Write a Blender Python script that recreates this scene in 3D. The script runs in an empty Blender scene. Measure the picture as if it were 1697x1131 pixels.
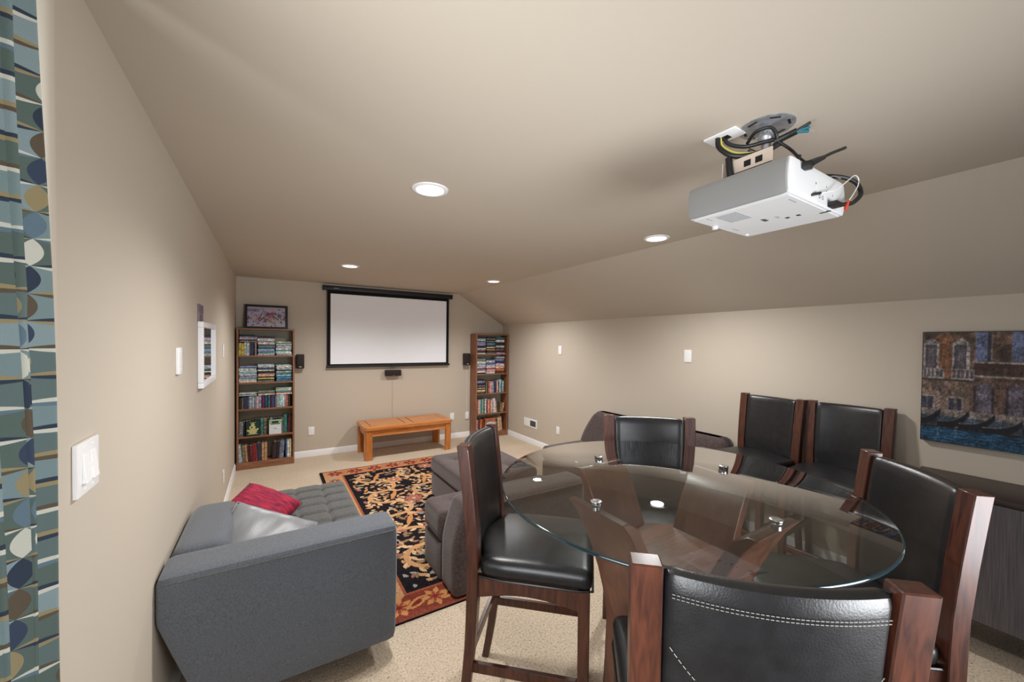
import bpy, bmesh, math, random
import numpy as np
from mathutils import Matrix, Vector
random.seed(7)
RNG = np.random.default_rng(5)
scene = bpy.context.scene
col = scene.collection

# ------------------------------------------------------------------ camera
YAW, PITCH, ROLL, FPX, V0, CAMZ = 0.5539, -0.0161, 0.0112, 645.39, 13.26, 1.6267
_f = Vector((math.sin(YAW), math.cos(YAW), 0)); _r = Vector((math.cos(YAW), -math.sin(YAW), 0)); _u = Vector((0, 0, 1))
_f2 = _f * math.cos(PITCH) + _u * math.sin(PITCH); _u2 = _u * math.cos(PITCH) - _f * math.sin(PITCH)
_r3 = _r * math.cos(ROLL) + _u2 * math.sin(ROLL); _u3 = _u2 * math.cos(ROLL) - _r * math.sin(ROLL)
cd = bpy.data.cameras.new('camera'); cam = bpy.data.objects.new('camera', cd); col.objects.link(cam)
cd.sensor_fit = 'HORIZONTAL'; cd.sensor_width = 36.0; cd.lens = FPX / 1697 * 36; cd.shift_y = V0 / 1697
cd.clip_start = 0.02
cam.matrix_world = Matrix(((_r3.x, _u3.x, -_f2.x, 0), (_r3.y, _u3.y, -_f2.y, 0), (_r3.z, _u3.z, -_f2.z, CAMZ), (0, 0, 0, 1)))
scene.camera = cam

# ------------------------------------------------------------------ world, daylight, exposure
w = bpy.data.worlds.new('sky'); scene.world = w; w.use_nodes = True
w.node_tree.nodes['Background'].inputs[0].default_value = (0.62, 0.78, 1.0, 1)
w.node_tree.nodes['Background'].inputs[1].default_value = 1.0
scene.view_settings.view_transform = 'Standard'
scene.view_settings.look = 'None'
scene.view_settings.gamma = 1.0
scene.view_settings.use_curve_mapping = False
scene.view_settings.exposure = 0.0

def area_light(name, loc, direction, sx, sy, power, color, spread=180):
    l = bpy.data.lights.new(name, 'AREA'); l.shape = 'RECTANGLE'; l.size = sx; l.size_y = sy
    l.energy = power; l.color = color; l.spread = math.radians(spread)
    o = bpy.data.objects.new(name, l); col.objects.link(o); o.location = loc
    o.rotation_euler = Vector(direction).to_track_quat('-Z', 'Y').to_euler()
    return o
# daylight entering through the window behind the camera and the one in the curtained alcove
area_light('daylight_rear_window', (1.50, -1.10, 1.08), (-0.28, 1, 0.17), 1.5, 1.15, 30, (0.95, 0.97, 1.0), 88)
area_light('daylight_alcove_window', (-0.93, 0.05, 1.25), (0.7, 0.6, 0.35), 1.3, 1.3, 36, (0.95, 0.97, 1.0), 115)
CAN_POWER = 26.0
CAN_COLOR = (1.0, 0.99, 0.98)

# ------------------------------------------------------------------ helpers
def lin(r, g, b):
    f = lambda c: (c / 255 / 12.92) if c / 255 <= 0.04045 else ((c / 255 + 0.055) / 1.055) ** 2.4
    return (f(r), f(g), f(b), 1.0)

def tag(o, label=None, cat=None, group=None, kind=None):
    if label: o['label'] = label
    if cat: o['category'] = cat
    if group: o['group'] = group
    if kind: o['kind'] = kind
    return o

def empty(name, loc=(0, 0, 0), rz=0, label=None, cat=None, group=None):
    o = bpy.data.objects.new(name, None); col.objects.link(o); o.location = loc; o.rotation_euler = (0, 0, rz)
    o.empty_display_size = 0.1
    return tag(o, label, cat, group)

def obj(name, bm, mat, parent=None, smooth=35, color=None, loc=None):
    if isinstance(bm, bmesh.types.BMesh):
        bmesh.ops.recalc_face_normals(bm, faces=bm.faces)
        me = bpy.data.meshes.new(name); bm.to_mesh(me); bm.free()
    else:
        me = bm
    if mat is not None:
        for m in (mat if isinstance(mat, (list, tuple)) else [mat]): me.materials.append(m)
    if smooth:
        for p in me.polygons: p.use_smooth = True
        me.set_sharp_from_angle(angle=math.radians(smooth))
    o = bpy.data.objects.new(name, me); col.objects.link(o)
    if parent: o.parent = parent
    if color: o.color = color
    if loc is not None: o.location = loc
    return o

def B(): return bmesh.new()

def box(bm, x0, x1, y0, y1, z0, z1, mi=0, M=None):
    vs = [bm.verts.new((x, y, z)) for z in (z0, z1) for y in (y0, y1) for x in (x0, x1)]
    fs = [(0, 2, 3, 1), (4, 5, 7, 6), (0, 1, 5, 4), (2, 6, 7, 3), (0, 4, 6, 2), (1, 3, 7, 5)]
    out = []
    for f in fs:
        fc = bm.faces.new([vs[i] for i in f]); fc.material_index = mi; out.append(fc)
    if M is not None:
        for v in vs: v.co = M @ v.co
    return vs

def bevel(bm, off, seg=2, edges=None):
    bmesh.ops.bevel(bm, geom=list(edges if edges is not None else bm.edges), offset=off, segments=seg, profile=0.6, affect='EDGES', clamp_overlap=True)
    return bm

def rb(x0, x1, y0, y1, z0, z1, off=0.004, seg=2):
    bm = B(); box(bm, x0, x1, y0, y1, z0, z1); bevel(bm, off, seg); return bm

def prism(bm, pts, axis, a0, a1, mi=0):
    """polygon pts in the plane normal to axis, extruded from a0 to a1"""
    def mk(p, a):
        if axis == 'x': return (a, p[0], p[1])
        if axis == 'y': return (p[0], a, p[1])
        return (p[0], p[1], a)
    va = [bm.verts.new(mk(p, a0)) for p in pts]; vb = [bm.verts.new(mk(p, a1)) for p in pts]
    n = len(pts)
    for f in ([va[::-1], vb] + [[va[i], va[(i + 1) % n], vb[(i + 1) % n], vb[i]] for i in range(n)]):
        fc = bm.faces.new(f); fc.material_index = mi
    return va + vb

def lathe(bm, prof, cx=0, cy=0, n=24, mi=0):
    rings = []
    for r, z in prof:
        if r < 1e-6: rings.append([bm.verts.new((cx, cy, z))])
        else: rings.append([bm.verts.new((cx + r * math.cos(2 * math.pi * k / n), cy + r * math.sin(2 * math.pi * k / n), z)) for k in range(n)])
    for a, b in zip(rings[:-1], rings[1:]):
        for k in range(n):
            k2 = (k + 1) % n
            if len(a) == 1 and len(b) == 1: continue
            if len(a) == 1: f = bm.faces.new((a[0], b[k], b[k2]))
            elif len(b) == 1: f = bm.faces.new((a[k], a[k2], b[0]))
            else: f = bm.faces.new((a[k], a[k2], b[k2], b[k]))
            f.material_index = mi

def catmull(pts, n=8):
    P = [Vector(p) for p in pts]; P = [2 * P[0] - P[1]] + P + [2 * P[-1] - P[-2]]; out = []
    for i in range(1, len(P) - 2):
        for k in range(n):
            t = k / n
            out.append(0.5 * ((2 * P[i]) + (-P[i - 1] + P[i + 1]) * t + (2 * P[i - 1] - 5 * P[i] + 4 * P[i + 1] - P[i + 2]) * t * t + (-P[i - 1] + 3 * P[i] - 3 * P[i + 1] + P[i + 2]) * t ** 3))
    out.append(P[-2]); return out

def tube(bm, pts, r, n=8, smooth_n=0, closed=False, flat=1.0):
    P = catmull(pts, smooth_n) if smooth_n else [Vector(p) for p in pts]
    rings = []; m = len(P); up = Vector((0, 0, 1))
    for i, p in enumerate(P):
        if closed: t = P[(i + 1) % m] - P[i - 1]
        else: t = P[min(i + 1, m - 1)] - P[max(i - 1, 0)]
        t.normalize()
        a = t.cross(up)
        if a.length < 0.05: a = t.cross(Vector((1, 0, 0)))
        a.normalize(); b = a.cross(t)
        rr = r[i] if isinstance(r, (list, tuple)) else r
        rings.append([bm.verts.new(p + a * rr * math.cos(2 * math.pi * k / n) + b * rr * flat * math.sin(2 * math.pi * k / n)) for k in range(n)])
    pairs = list(zip(rings[:-1], rings[1:])) + ([(rings[-1], rings[0])] if closed else [])
    for a, b in pairs:
        for k in range(n): bm.faces.new((a[k], a[(k + 1) % n], b[(k + 1) % n], b[k]))
    if not closed:
        bm.faces.new(rings[0][::-1]); bm.faces.new(rings[-1])
    return bm

def padded(x0, x1, y0, y1, z0, z1, r, nx=12, ny=12, nz=5, disp=None):
    """rounded box with a dense skin; disp(point)->point shapes it further"""
    bm = B()
    def grid(o, a, b, na, nb):
        vs = [[bm.verts.new(Vector(o) + Vector(a) * (i / na) + Vector(b) * (j / nb)) for j in range(nb + 1)] for i in range(na + 1)]
        for i in range(na):
            for j in range(nb): bm.faces.new((vs[i][j], vs[i + 1][j], vs[i + 1][j + 1], vs[i][j + 1]))
    X, Y, Z = (x1 - x0, 0, 0), (0, y1 - y0, 0), (0, 0, z1 - z0)
    grid((x0, y0, z0), X, Y, nx, ny); grid((x0, y0, z1), X, Y, nx, ny)
    grid((x0, y0, z0), X, Z, nx, nz); grid((x0, y1, z0), X, Z, nx, nz)
    grid((x0, y0, z0), Y, Z, ny, nz); grid((x1, y0, z0), Y, Z, ny, nz)
    bmesh.ops.remove_doubles(bm, verts=bm.verts, dist=1e-5)
    def remap(t, a, b):   # pull the sampling towards the rounded edges
        return t
    for v in bm.verts:
        p = v.co
        q = Vector((min(max(p.x, x0 + r), x1 - r), min(max(p.y, y0 + r), y1 - r), min(max(p.z, z0 + r), z1 - r)))
        d = p - q
        if d.length > 1e-9: p2 = q + d.normalized() * r
        else: p2 = p
        v.co = Vector(disp(p2)) if disp else p2
    return bm

def color_grid(name, nx, ny, W, Hh, cols, thick, mat, parent=None, M=None):
    """a printed or woven sheet: flat slab whose top face is a fine grid carrying a colour attribute. cols[ny, nx, 3] sRGB 0-255"""
    xs = np.linspace(0, W, nx + 1); ys = np.linspace(0, Hh, ny + 1)
    gx, gy = np.meshgrid(xs, ys)
    co = np.stack([gx.ravel(), gy.ravel(), np.full(gx.size, thick)], 1)
    idx = np.arange((nx + 1) * (ny + 1)).reshape(ny + 1, nx + 1)
    f = np.stack([idx[:-1, :-1].ravel(), idx[:-1, 1:].ravel(), idx[1:, 1:].ravel(), idx[1:, :-1].ravel()], 1)
    base = len(co)
    bco = np.array([[0, 0, 0], [W, 0, 0], [W, Hh, 0], [0, Hh, 0]], float)
    co = np.vstack([co, bco])
    extra = [[base + 3, base + 2, base + 1, base]]
    cn = [idx[0, 0], idx[0, -1], idx[-1, -1], idx[-1, 0]]
    for k in range(4): extra.append([base + k, base + (k + 1) % 4, cn[(k + 1) % 4], cn[k]])
    nf = len(f)
    me = bpy.data.meshes.new(name)
    me.vertices.add(len(co)); me.vertices.foreach_set('co', co.ravel())
    allf = np.vstack([f, np.array(extra)])
    me.loops.add(allf.size); me.loops.foreach_set('vertex_index', allf.ravel())
    me.polygons.add(len(allf)); me.polygons.foreach_set('loop_start', np.arange(0, allf.size, 4)); me.polygons.foreach_set('loop_total', np.full(len(allf), 4))
    me.update(calc_edges=True); me.validate()
    c = np.asarray(cols, float) / 255
    lc = np.where(c <= 0.04045, c / 12.92, ((c + 0.055) / 1.055) ** 2.4)
    at = me.color_attributes.new('Col', 'FLOAT_COLOR', 'CORNER')
    buf = np.ones((allf.size, 4)); fl = lc.reshape(-1, 3)
    buf[:nf * 4, :3] = np.repeat(fl, 4, axis=0)
    buf[nf * 4:, :3] = np.repeat(fl[[0] * 5], 4, axis=0)
    at.data.foreach_set('color', buf.ravel())
    if M is not None: me.transform(M)
    o = obj(name, me, mat, parent, smooth=0)
    return o

def copy_tree(o, parent=None):
    c = o.copy(); col.objects.link(c); c.parent = parent
    for ch in list(o.children): copy_tree(ch, c)
    return c

# ------------------------------------------------------------------ materials
def newmat(name):
    m = bpy.data.materials.new(name); m.use_nodes = True
    nt = m.node_tree; return m, nt, nt.nodes['Principled BSDF']

def N(nt, t, **kw):
    n = nt.nodes.new(t)
    for k, v in kw.items():
        if k.startswith('_'): setattr(n, k[1:], v)
    return n

def mat(name, c, rough=0.5, spec=0.5, metal=0.0, var=0.0, scale=8, bump=0.0, bscale=200, stretch=(1, 1, 1), c2=None, detail=4, sheen=0, coat=0):
    m, nt, p = newmat(name)
    p.inputs['Base Color'].default_value = c; p.inputs['Roughness'].default_value = rough
    p.inputs['Specular IOR Level'].default_value = spec; p.inputs['Metallic'].default_value = metal
    if sheen: p.inputs['Sheen Weight'].default_value = sheen
    if coat:
        p.inputs['Coat Weight'].default_value = coat; p.inputs['Coat Roughness'].default_value = 0.15
    tc = N(nt, 'ShaderNodeTexCoord'); mp = N(nt, 'ShaderNodeMapping'); mp.inputs['Scale'].default_value = stretch
    nt.links.new(tc.outputs['Object'], mp.inputs['Vector'])
    if var or c2:
        nz = N(nt, 'ShaderNodeTexNoise'); nz.inputs['Scale'].default_value = scale; nz.inputs['Detail'].default_value = detail
        nt.links.new(mp.outputs[0], nz.inputs['Vector'])
        rp = N(nt, 'ShaderNodeValToRGB'); nt.links.new(nz.outputs[0], rp.inputs[0])
        k = c2 if c2 else tuple(min(1, x * (1 + var)) for x in c[:3]) + (1,)
        k0 = c if c2 else tuple(x * (1 - var) for x in c[:3]) + (1,)
        rp.color_ramp.elements[0].color = k0; rp.color_ramp.elements[1].color = k
        rp.color_ramp.elements[0].position = 0.33; rp.color_ramp.elements[1].position = 0.67
        nt.links.new(rp.outputs[0], p.inputs['Base Color'])
    if bump:
        nb = N(nt, 'ShaderNodeTexNoise'); nb.inputs['Scale'].default_value = bscale; nb.inputs['Detail'].default_value = 3
        nt.links.new(mp.outputs[0], nb.inputs['Vector'])
        bp = N(nt, 'ShaderNodeBump'); bp.inputs['Strength'].default_value = bump; bp.inputs['Distance'].default_value = 0.002
        nt.links.new(nb.outputs[0], bp.inputs['Height']); nt.links.new(bp.outputs[0], p.inputs['Normal'])
    return m

def carpet_mat():
    m, nt, p = newmat('carpet')
    tc = N(nt, 'ShaderNodeTexCoord')
    nz = N(nt, 'ShaderNodeTexNoise'); nz.inputs['Scale'].default_value = 90; nz.inputs['Detail'].default_value = 3; nz.inputs['Roughness'].default_value = 0.7
    nt.links.new(tc.outputs['Object'], nz.inputs['Vector'])
    rp = N(nt, 'ShaderNodeValToRGB'); nt.links.new(nz.outputs[0], rp.inputs[0])
    e = rp.color_ramp.elements
    e[0].position = 0.30; e[0].color = lin(112, 88, 66); e[1].position = 0.40; e[1].color = lin(204, 184, 160)
    a = e.new(0.55); a.color = lin(222, 204, 180); b = e.new(0.7); b.color = lin(236, 222, 202)
    big = N(nt, 'ShaderNodeTexNoise'); big.inputs['Scale'].default_value = 2.2; big.inputs['Detail'].default_value = 2
    nt.links.new(tc.outputs['Object'], big.inputs['Vector'])
    mx = N(nt, 'ShaderNodeMix', _data_type='RGBA', _blend_type='MULTIPLY'); mx.inputs[0].default_value = 0.25
    nt.links.new(rp.outputs[0], mx.inputs[6]); nt.links.new(big.outputs[0], mx.inputs[7])
    nt.links.new(mx.outputs[2], p.inputs['Base Color'])
    p.inputs['Roughness'].default_value = 0.95; p.inputs['Specular IOR Level'].default_value = 0.1
    bp = N(nt, 'ShaderNodeBump'); bp.inputs['Strength'].default_value = 0.9; bp.inputs['Distance'].default_value = 0.008
    nt.links.new(nz.outputs[0], bp.inputs['Height']); nt.links.new(bp.outputs[0], p.inputs['Normal'])
    return m

def attr_mat(name, rough=0.9, bump=0.3, bscale=300, spec=0.2):
    m, nt, p = newmat(name)
    a = N(nt, 'ShaderNodeVertexColor'); a.layer_name = 'Col'
    tc = N(nt, 'ShaderNodeTexCoord')
    nb = N(nt, 'ShaderNodeTexNoise'); nb.inputs['Scale'].default_value = bscale; nb.inputs['Detail'].default_value = 3
    nt.links.new(tc.outputs['Object'], nb.inputs['Vector'])
    mx = N(nt, 'ShaderNodeMix', _data_type='RGBA', _blend_type='OVERLAY'); mx.inputs[0].default_value = 0.5
    nt.links.new(a.outputs[0], mx.inputs[6]); nt.links.new(nb.outputs[0], mx.inputs[7])
    nt.links.new(mx.outputs[2], p.inputs['Base Color'])
    p.inputs['Roughness'].default_value = rough; p.inputs['Specular IOR Level'].default_value = spec
    if bump:
        bp = N(nt, 'ShaderNodeBump'); bp.inputs['Strength'].default_value = bump; bp.inputs['Distance'].default_value = 0.002
        nt.links.new(nb.outputs[0], bp.inputs['Height']); nt.links.new(bp.outputs[0], p.inputs['Normal'])
    return m

def objcolor_mat(name, rough=0.45):
    """cover cloth or card whose colour comes from the object; a paler title band runs across the spine"""
    m, nt, p = newmat(name)
    oi = N(nt, 'ShaderNodeObjectInfo'); tc = N(nt, 'ShaderNodeTexCoord')
    ad = N(nt, 'ShaderNodeVectorMath', _operation='MULTIPLY_ADD')
    cmb = N(nt, 'ShaderNodeCombineXYZ')
    sc = N(nt, 'ShaderNodeMath', _operation='MULTIPLY'); sc.inputs[1].default_value = 37.0
    nt.links.new(oi.outputs['Random'], sc.inputs[0])
    for i in range(3): nt.links.new(sc.outputs[0], cmb.inputs[i])
    ad.inputs[1].default_value = (1, 1, 1)
    nt.links.new(tc.outputs['Object'], ad.inputs[0]); nt.links.new(cmb.outputs[0], ad.inputs[2])
    nz = N(nt, 'ShaderNodeTexNoise'); nz.inputs['Scale'].default_value = 38; nz.inputs['Detail'].default_value = 1
    nt.links.new(ad.outputs[0], nz.inputs['Vector'])
    rp = N(nt, 'ShaderNodeValToRGB'); nt.links.new(nz.outputs[0], rp.inputs[0])
    e = rp.color_ramp.elements
    e[0].position = 0.40; e[0].color = (0.55, 0.55, 0.55, 1); e[1].position = 0.44; e[1].color = (1, 1, 1, 1)
    a = e.new(0.60); a.color = (1, 1, 1, 1); b = e.new(0.63); b.color = (1.9, 1.85, 1.7, 1)
    mx = N(nt, 'ShaderNodeMix', _data_type='RGBA', _blend_type='MULTIPLY'); mx.inputs[0].default_value = 0.85
    nt.links.new(oi.outputs['Color'], mx.inputs[6]); nt.links.new(rp.outputs[0], mx.inputs[7])
    nt.links.new(mx.outputs[2], p.inputs['Base Color']); p.inputs['Roughness'].default_value = rough
    return m

def wood_mat(name, c, c2, rough=0.35, axis=(1, 1, 1), coat=0.2):
    m, nt, p = newmat(name)
    tc = N(nt, 'ShaderNodeTexCoord'); mp = N(nt, 'ShaderNodeMapping'); mp.inputs['Scale'].default_value = axis
    nt.links.new(tc.outputs['Object'], mp.inputs['Vector'])
    nz = N(nt, 'ShaderNodeTexNoise'); nz.inputs['Scale'].default_value = 14; nz.inputs['Detail'].default_value = 6; nz.inputs['Distortion'].default_value = 0.6
    nt.links.new(mp.outputs[0], nz.inputs['Vector'])
    rp = N(nt, 'ShaderNodeValToRGB'); nt.links.new(nz.outputs[0], rp.inputs[0])
    rp.color_ramp.elements[0].position = 0.3; rp.color_ramp.elements[0].color = c
    rp.color_ramp.elements[1].position = 0.72; rp.color_ramp.elements[1].color = c2
    nt.links.new(rp.outputs[0], p.inputs['Base Color'])
    p.inputs['Roughness'].default_value = rough; p.inputs['Coat Weight'].default_value = coat; p.inputs['Coat Roughness'].default_value = 0.2
    return m

def emit_mat(name, c, s):
    m, nt, p = newmat(name)
    p.inputs['Base Color'].default_value = (0.9, 0.9, 0.9, 1)
    p.inputs['Emission Color'].default_value = c; p.inputs['Emission Strength'].default_value = s
    return m

def glass_mat(name, tint, refl=1.0, rough=0.0, ior=1.5):
    m = bpy.data.materials.new(name); m.use_nodes = True; nt = m.node_tree
    nt.nodes.remove(nt.nodes['Principled BSDF']); out = nt.nodes['Material Output']
    tr = N(nt, 'ShaderNodeBsdfTransparent'); tr.inputs[0].default_value = tint
    gl = N(nt, 'ShaderNodeBsdfGlossy'); gl.inputs['Roughness'].default_value = rough
    fr = N(nt, 'ShaderNodeFresnel'); fr.inputs[0].default_value = ior
    ge = N(nt, 'ShaderNodeNewGeometry')
    inv = N(nt, 'ShaderNodeMath', _operation='SUBTRACT'); inv.inputs[0].default_value = 1.0
    nt.links.new(ge.outputs['Backfacing'], inv.inputs[1])
    mu = N(nt, 'ShaderNodeMath', _operation='MULTIPLY'); nt.links.new(fr.outputs[0], mu.inputs[0]); nt.links.new(inv.outputs[0], mu.inputs[1])
    m2 = N(nt, 'ShaderNodeMath', _operation='MULTIPLY', _use_clamp=True); nt.links.new(mu.outputs[0], m2.inputs[0]); m2.inputs[1].default_value = refl
    mx = N(nt, 'ShaderNodeMixShader'); nt.links.new(m2.outputs[0], mx.inputs[0]); nt.links.new(tr.outputs[0], mx.inputs[1]); nt.links.new(gl.outputs[0], mx.inputs[2])
    nt.links.new(mx.outputs[0], out.inputs['Surface'])
    return m

M_PAINT = mat('wall_paint', lin(192, 181, 166), 0.75, 0.3, bump=0.10, bscale=160)
M_CARPET = carpet_mat()
M_TRIM = mat('white_trim', lin(235, 235, 236), 0.4, 0.5, bump=0.02, bscale=80)
M_PLATE = mat('white_plastic', lin(236, 236, 236), 0.35, 0.5, bump=0.01)
M_PLATE2 = mat('rocker_plastic', lin(245, 245, 244), 0.3, 0.5, bump=0.01)
M_DARK = mat('dark_slot', lin(25, 25, 27), 0.6, 0.3, var=0.1)
M_BLACK = mat('black_plastic', lin(22, 22, 23), 0.45, 0.4, var=0.15, scale=30)
M_BLACKCLOTH = mat('black_masking', lin(20, 20, 21), 0.8, 0.2, var=0.1)
M_SCREEN = mat('projection_fabric', lin(240, 243, 248), 0.8, 0.2, var=0.01, scale=3)
M_CASE_WOOD = wood_mat('bookcase_veneer', lin(116, 74, 50), lin(156, 106, 76), 0.5, (3, 3, 0.35), 0.05)
M_CASE_SHELF = wood_mat('bookcase_shelf_veneer', lin(116, 74, 50), lin(156, 106, 76), 0.5, (0.35, 3, 3), 0.05)
M_CASE_BACK = mat('bookcase_back_board', lin(158, 154, 140), 0.7, 0.2, var=0.1, scale=4)
M_HONEY = wood_mat('honey_oak', lin(176, 104, 44), lin(210, 138, 74), 0.34, (0.4, 4, 4), 0.3)
M_HONEY_V = wood_mat('honey_oak_upright', lin(170, 98, 40), lin(204, 130, 66), 0.34, (4, 4, 0.4), 0.3)
M_GROOVE = mat('bench_groove', lin(96, 44, 18), 0.6, 0.3, var=0.1)
M_ESPRESSO = wood_mat('espresso_wood', lin(50, 25, 19), lin(92, 50, 34), 0.36, (5, 5, 0.5), 0.2)
M_ESPRESSO2 = wood_mat('espresso_table_wood', lin(72, 42, 30), lin(104, 64, 46), 0.33, (2, 2, 0.5), 0.25)
M_SHELFWOOD = wood_mat('espresso_shelf_wood', lin(104, 58, 36), lin(146, 86, 56), 0.3, (0.6, 5, 5), 0.3)
M_LEATHER = mat('black_leather', lin(26, 26, 28), 0.34, 0.55, var=0.25, scale=25, bump=0.22, bscale=260)
M_PIPING = mat('black_leather_piping', lin(24, 24, 27), 0.3, 0.6, var=0.2)
M_STITCH = mat('pale_thread', lin(158, 156, 150), 0.8, 0.2, var=0.1)
M_GREY = mat('grey_sofa_fabric', lin(86, 90, 97), 0.92, 0.2, c2=lin(106, 111, 119), scale=190, detail=6, bump=0.3, bscale=500, sheen=0.25)
M_GREY_T = mat('grey_tufted_fabric', lin(80, 80, 79), 0.92, 0.2, c2=lin(98, 98, 97), scale=90, detail=5, bump=0.25, bscale=500, sheen=0.25)
M_BROWN = mat('brown_microfibre', lin(62, 50, 48), 0.9, 0.2, c2=lin(84, 70, 67), scale=70, detail=5, bump=0.25, bscale=500, sheen=0.3)
M_SILVER = mat('silver_satin', lin(140, 142, 145), 0.40, 0.5, var=0.06, scale=12, bump=0.3, bscale=40, stretch=(3, 0.6, 1))
M_CRIMSON = mat('crimson_woven', lin(92, 20, 60), 0.8, 0.3, c2=lin(190, 44, 66), scale=16, detail=5, bump=0.4, bscale=160, stretch=(1, 6, 1))
M_METAL = mat('brushed_metal', lin(200, 202, 204), 0.25, 0.5, 1.0, var=0.05)
M_GALV = mat('galvanised_steel', lin(150, 152, 156), 0.42, 0.5, 0.7, c2=lin(190, 192, 196), scale=40)
M_PROJ = mat('projector_white', lin(208, 208, 208), 0.38, 0.5, bump=0.02, bscale=400)
M_PROJ_GREY = mat('projector_silver_side', lin(132, 132, 131), 0.4, 0.5, bump=0.02, bscale=400)
M_BRACKET = mat('bracket_beige', lin(206, 190, 176), 0.5, 0.4, var=0.05)
M_CABLE = mat('black_cable', lin(20, 20, 21), 0.45, 0.5, var=0.1)
M_TEAL = mat('teal_shrink_tube', lin(28, 104, 118), 0.5, 0.4, var=0.15)
M_YELLOW = mat('yellow_wire', lin(196, 186, 84), 0.5, 0.4, var=0.1)
M_WIRE = mat('white_wire', lin(222, 222, 220), 0.5, 0.4, var=0.05)
M_RED = mat('red_plug', lin(206, 70, 46), 0.45, 0.4, var=0.1)
M_PRINT = mat('grey_print', lin(120, 122, 126), 0.6, 0.3, var=0.1)
M_SPEAKER = mat('speaker_grille', lin(40, 30, 26), 0.6, 0.3, var=0.2, scale=60, bump=0.4, bscale=500)
M_CABINET = mat('dark_sideboard_front', lin(70, 66, 70), 0.35, 0.5, c2=lin(92, 86, 90), scale=20, stretch=(8, 8, 0.25), detail=5)
M_CABTOP = mat('dark_sideboard_top', lin(44, 34, 32), 0.4, 0.4, c2=lin(60, 46, 42), scale=12, stretch=(6, 0.5, 6))
M_FRAMEW = mat('white_frame', lin(238, 238, 240), 0.4, 0.5, bump=0.02)
M_MIRROR = mat('mirror_silver', (0.92, 0.92, 0.92, 1), 0.02, 0.5, 1.0)
M_FRAMEB = mat('black_frame', lin(24, 24, 28), 0.4, 0.5, var=0.1)
M_BOOK = objcolor_mat('book_cover'); M_PAGES = mat('book_pages', lin(214, 204, 180), 0.9, 0.1, var=0.08, scale=60, stretch=(1, 1, 20))
M_DISC = objcolor_mat('disc_case', 0.3)
M_LENS = emit_mat('lamp_lens', (1.0, 0.95, 0.87, 1), 3.5)
M_TABLEGLASS = glass_mat('table_glass', (0.80, 0.83, 0.82, 1), 1.7)
M_GLASSRIM = mat('glass_rim', lin(22, 40, 46), 0.08, 0.8, var=0.05)
M_PANE = glass_mat('window_glass', (0.96, 0.98, 0.98, 1), 1.2)
M_RUG = attr_mat('rug_wool', 0.95, 0.6, 260, 0.1)
M_CANVAS = attr_mat('painted_canvas', 0.6, 0.3, 240, 0.35)
M_PHOTO = attr_mat('printed_picture', 0.35, 0.0, 300, 0.5)

# ------------------------------------------------------------------ the room
XL, XR, YB, H, XB, ZK = -0.3843, 3.5776, 6.1094, 2.44, 2.7114, 1.9357
YR, XA, YJ = -1.17, -1.0, 1.19      # rear wall, alcove window wall, alcove jamb

def struct(name, bm, m, parent=None):
    o = obj(name, bm, m, parent, smooth=30)
    if parent is None: tag(o, kind='structure')
    return o
b = B(); box(b, -1.2, XR + 0.12, YR - 0.12, YB + 0.12, -0.1, 0); struct('floor', b, M_CARPET)
b = B(); prism(b, [(-1.2, H), (XB, H), (XR, ZK), (XR + 0.12, ZK - 0.07), (XR + 0.12, ZK + 0.08), (XB, H + 0.12), (-1.2, H + 0.12)], 'y', YR - 0.12, YB + 0.12)
struct('ceiling', b, M_PAINT)
b = B(); prism(b, [(XL - 0.12, -0.05), (XR + 0.12, -0.05), (XR + 0.12, ZK - 0.07), (XR, ZK), (XB, H), (XL - 0.12, H)], 'y', YB, YB + 0.12)
struct('wall_back', b, M_PAINT)
b = B(); box(b, XR, XR + 0.12, YR - 0.12, YB, -0.05, ZK); struct('wall_right', b, M_PAINT)
# left wall: long run, rounded jamb, alcove cheeks
b = B()
pts = [(XL, YB)]
for k in range(7):
    a = math.pi / 2 * k / 6
    pts.append((XL - 0.018 + 0.018 * math.cos(a), YJ + 0.018 - 0.018 * math.sin(a)))
pts += [(XA, YJ), (XA, YJ + 0.12), (XL - 0.12, YJ + 0.12), (XL - 0.12, YB)]
prism(b, pts, 'z', -0.05, H + 0.02)
box(b, XA, XL, -0.97, -0.85, -0.05, H + 0.02); box(b, XL - 0.12, XL, YR, -0.97, -0.05, H + 0.02)
struct('wall_left', b, M_PAINT)
def wall_with_hole(axis, a0, a1, u0, u1, hu0, hu1, hz0, hz1):
    b = B()
    for (p0, p1, z0, z1) in ((u0, hu0, -0.05, H), (hu1, u1, -0.05, H), (hu0, hu1, -0.05, hz0), (hu0, hu1, hz1, H)):
        if axis == 'x': box(b, a0, a1, p0, p1, z0, z1)
        else: box(b, p0, p1, a0, a1, z0, z1)
    return b
struct('wall_alcove', wall_with_hole('x', XA - 0.12, XA, -0.97, YJ + 0.12, -0.65, 0.75, 0.55, 1.95), M_PAINT)
struct('wall_rear', wall_with_hole('y', YR - 0.12, YR, -0.5, XR + 0.12, 0.85, 2.45, 0.45, 1.70), M_PAINT)
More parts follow.
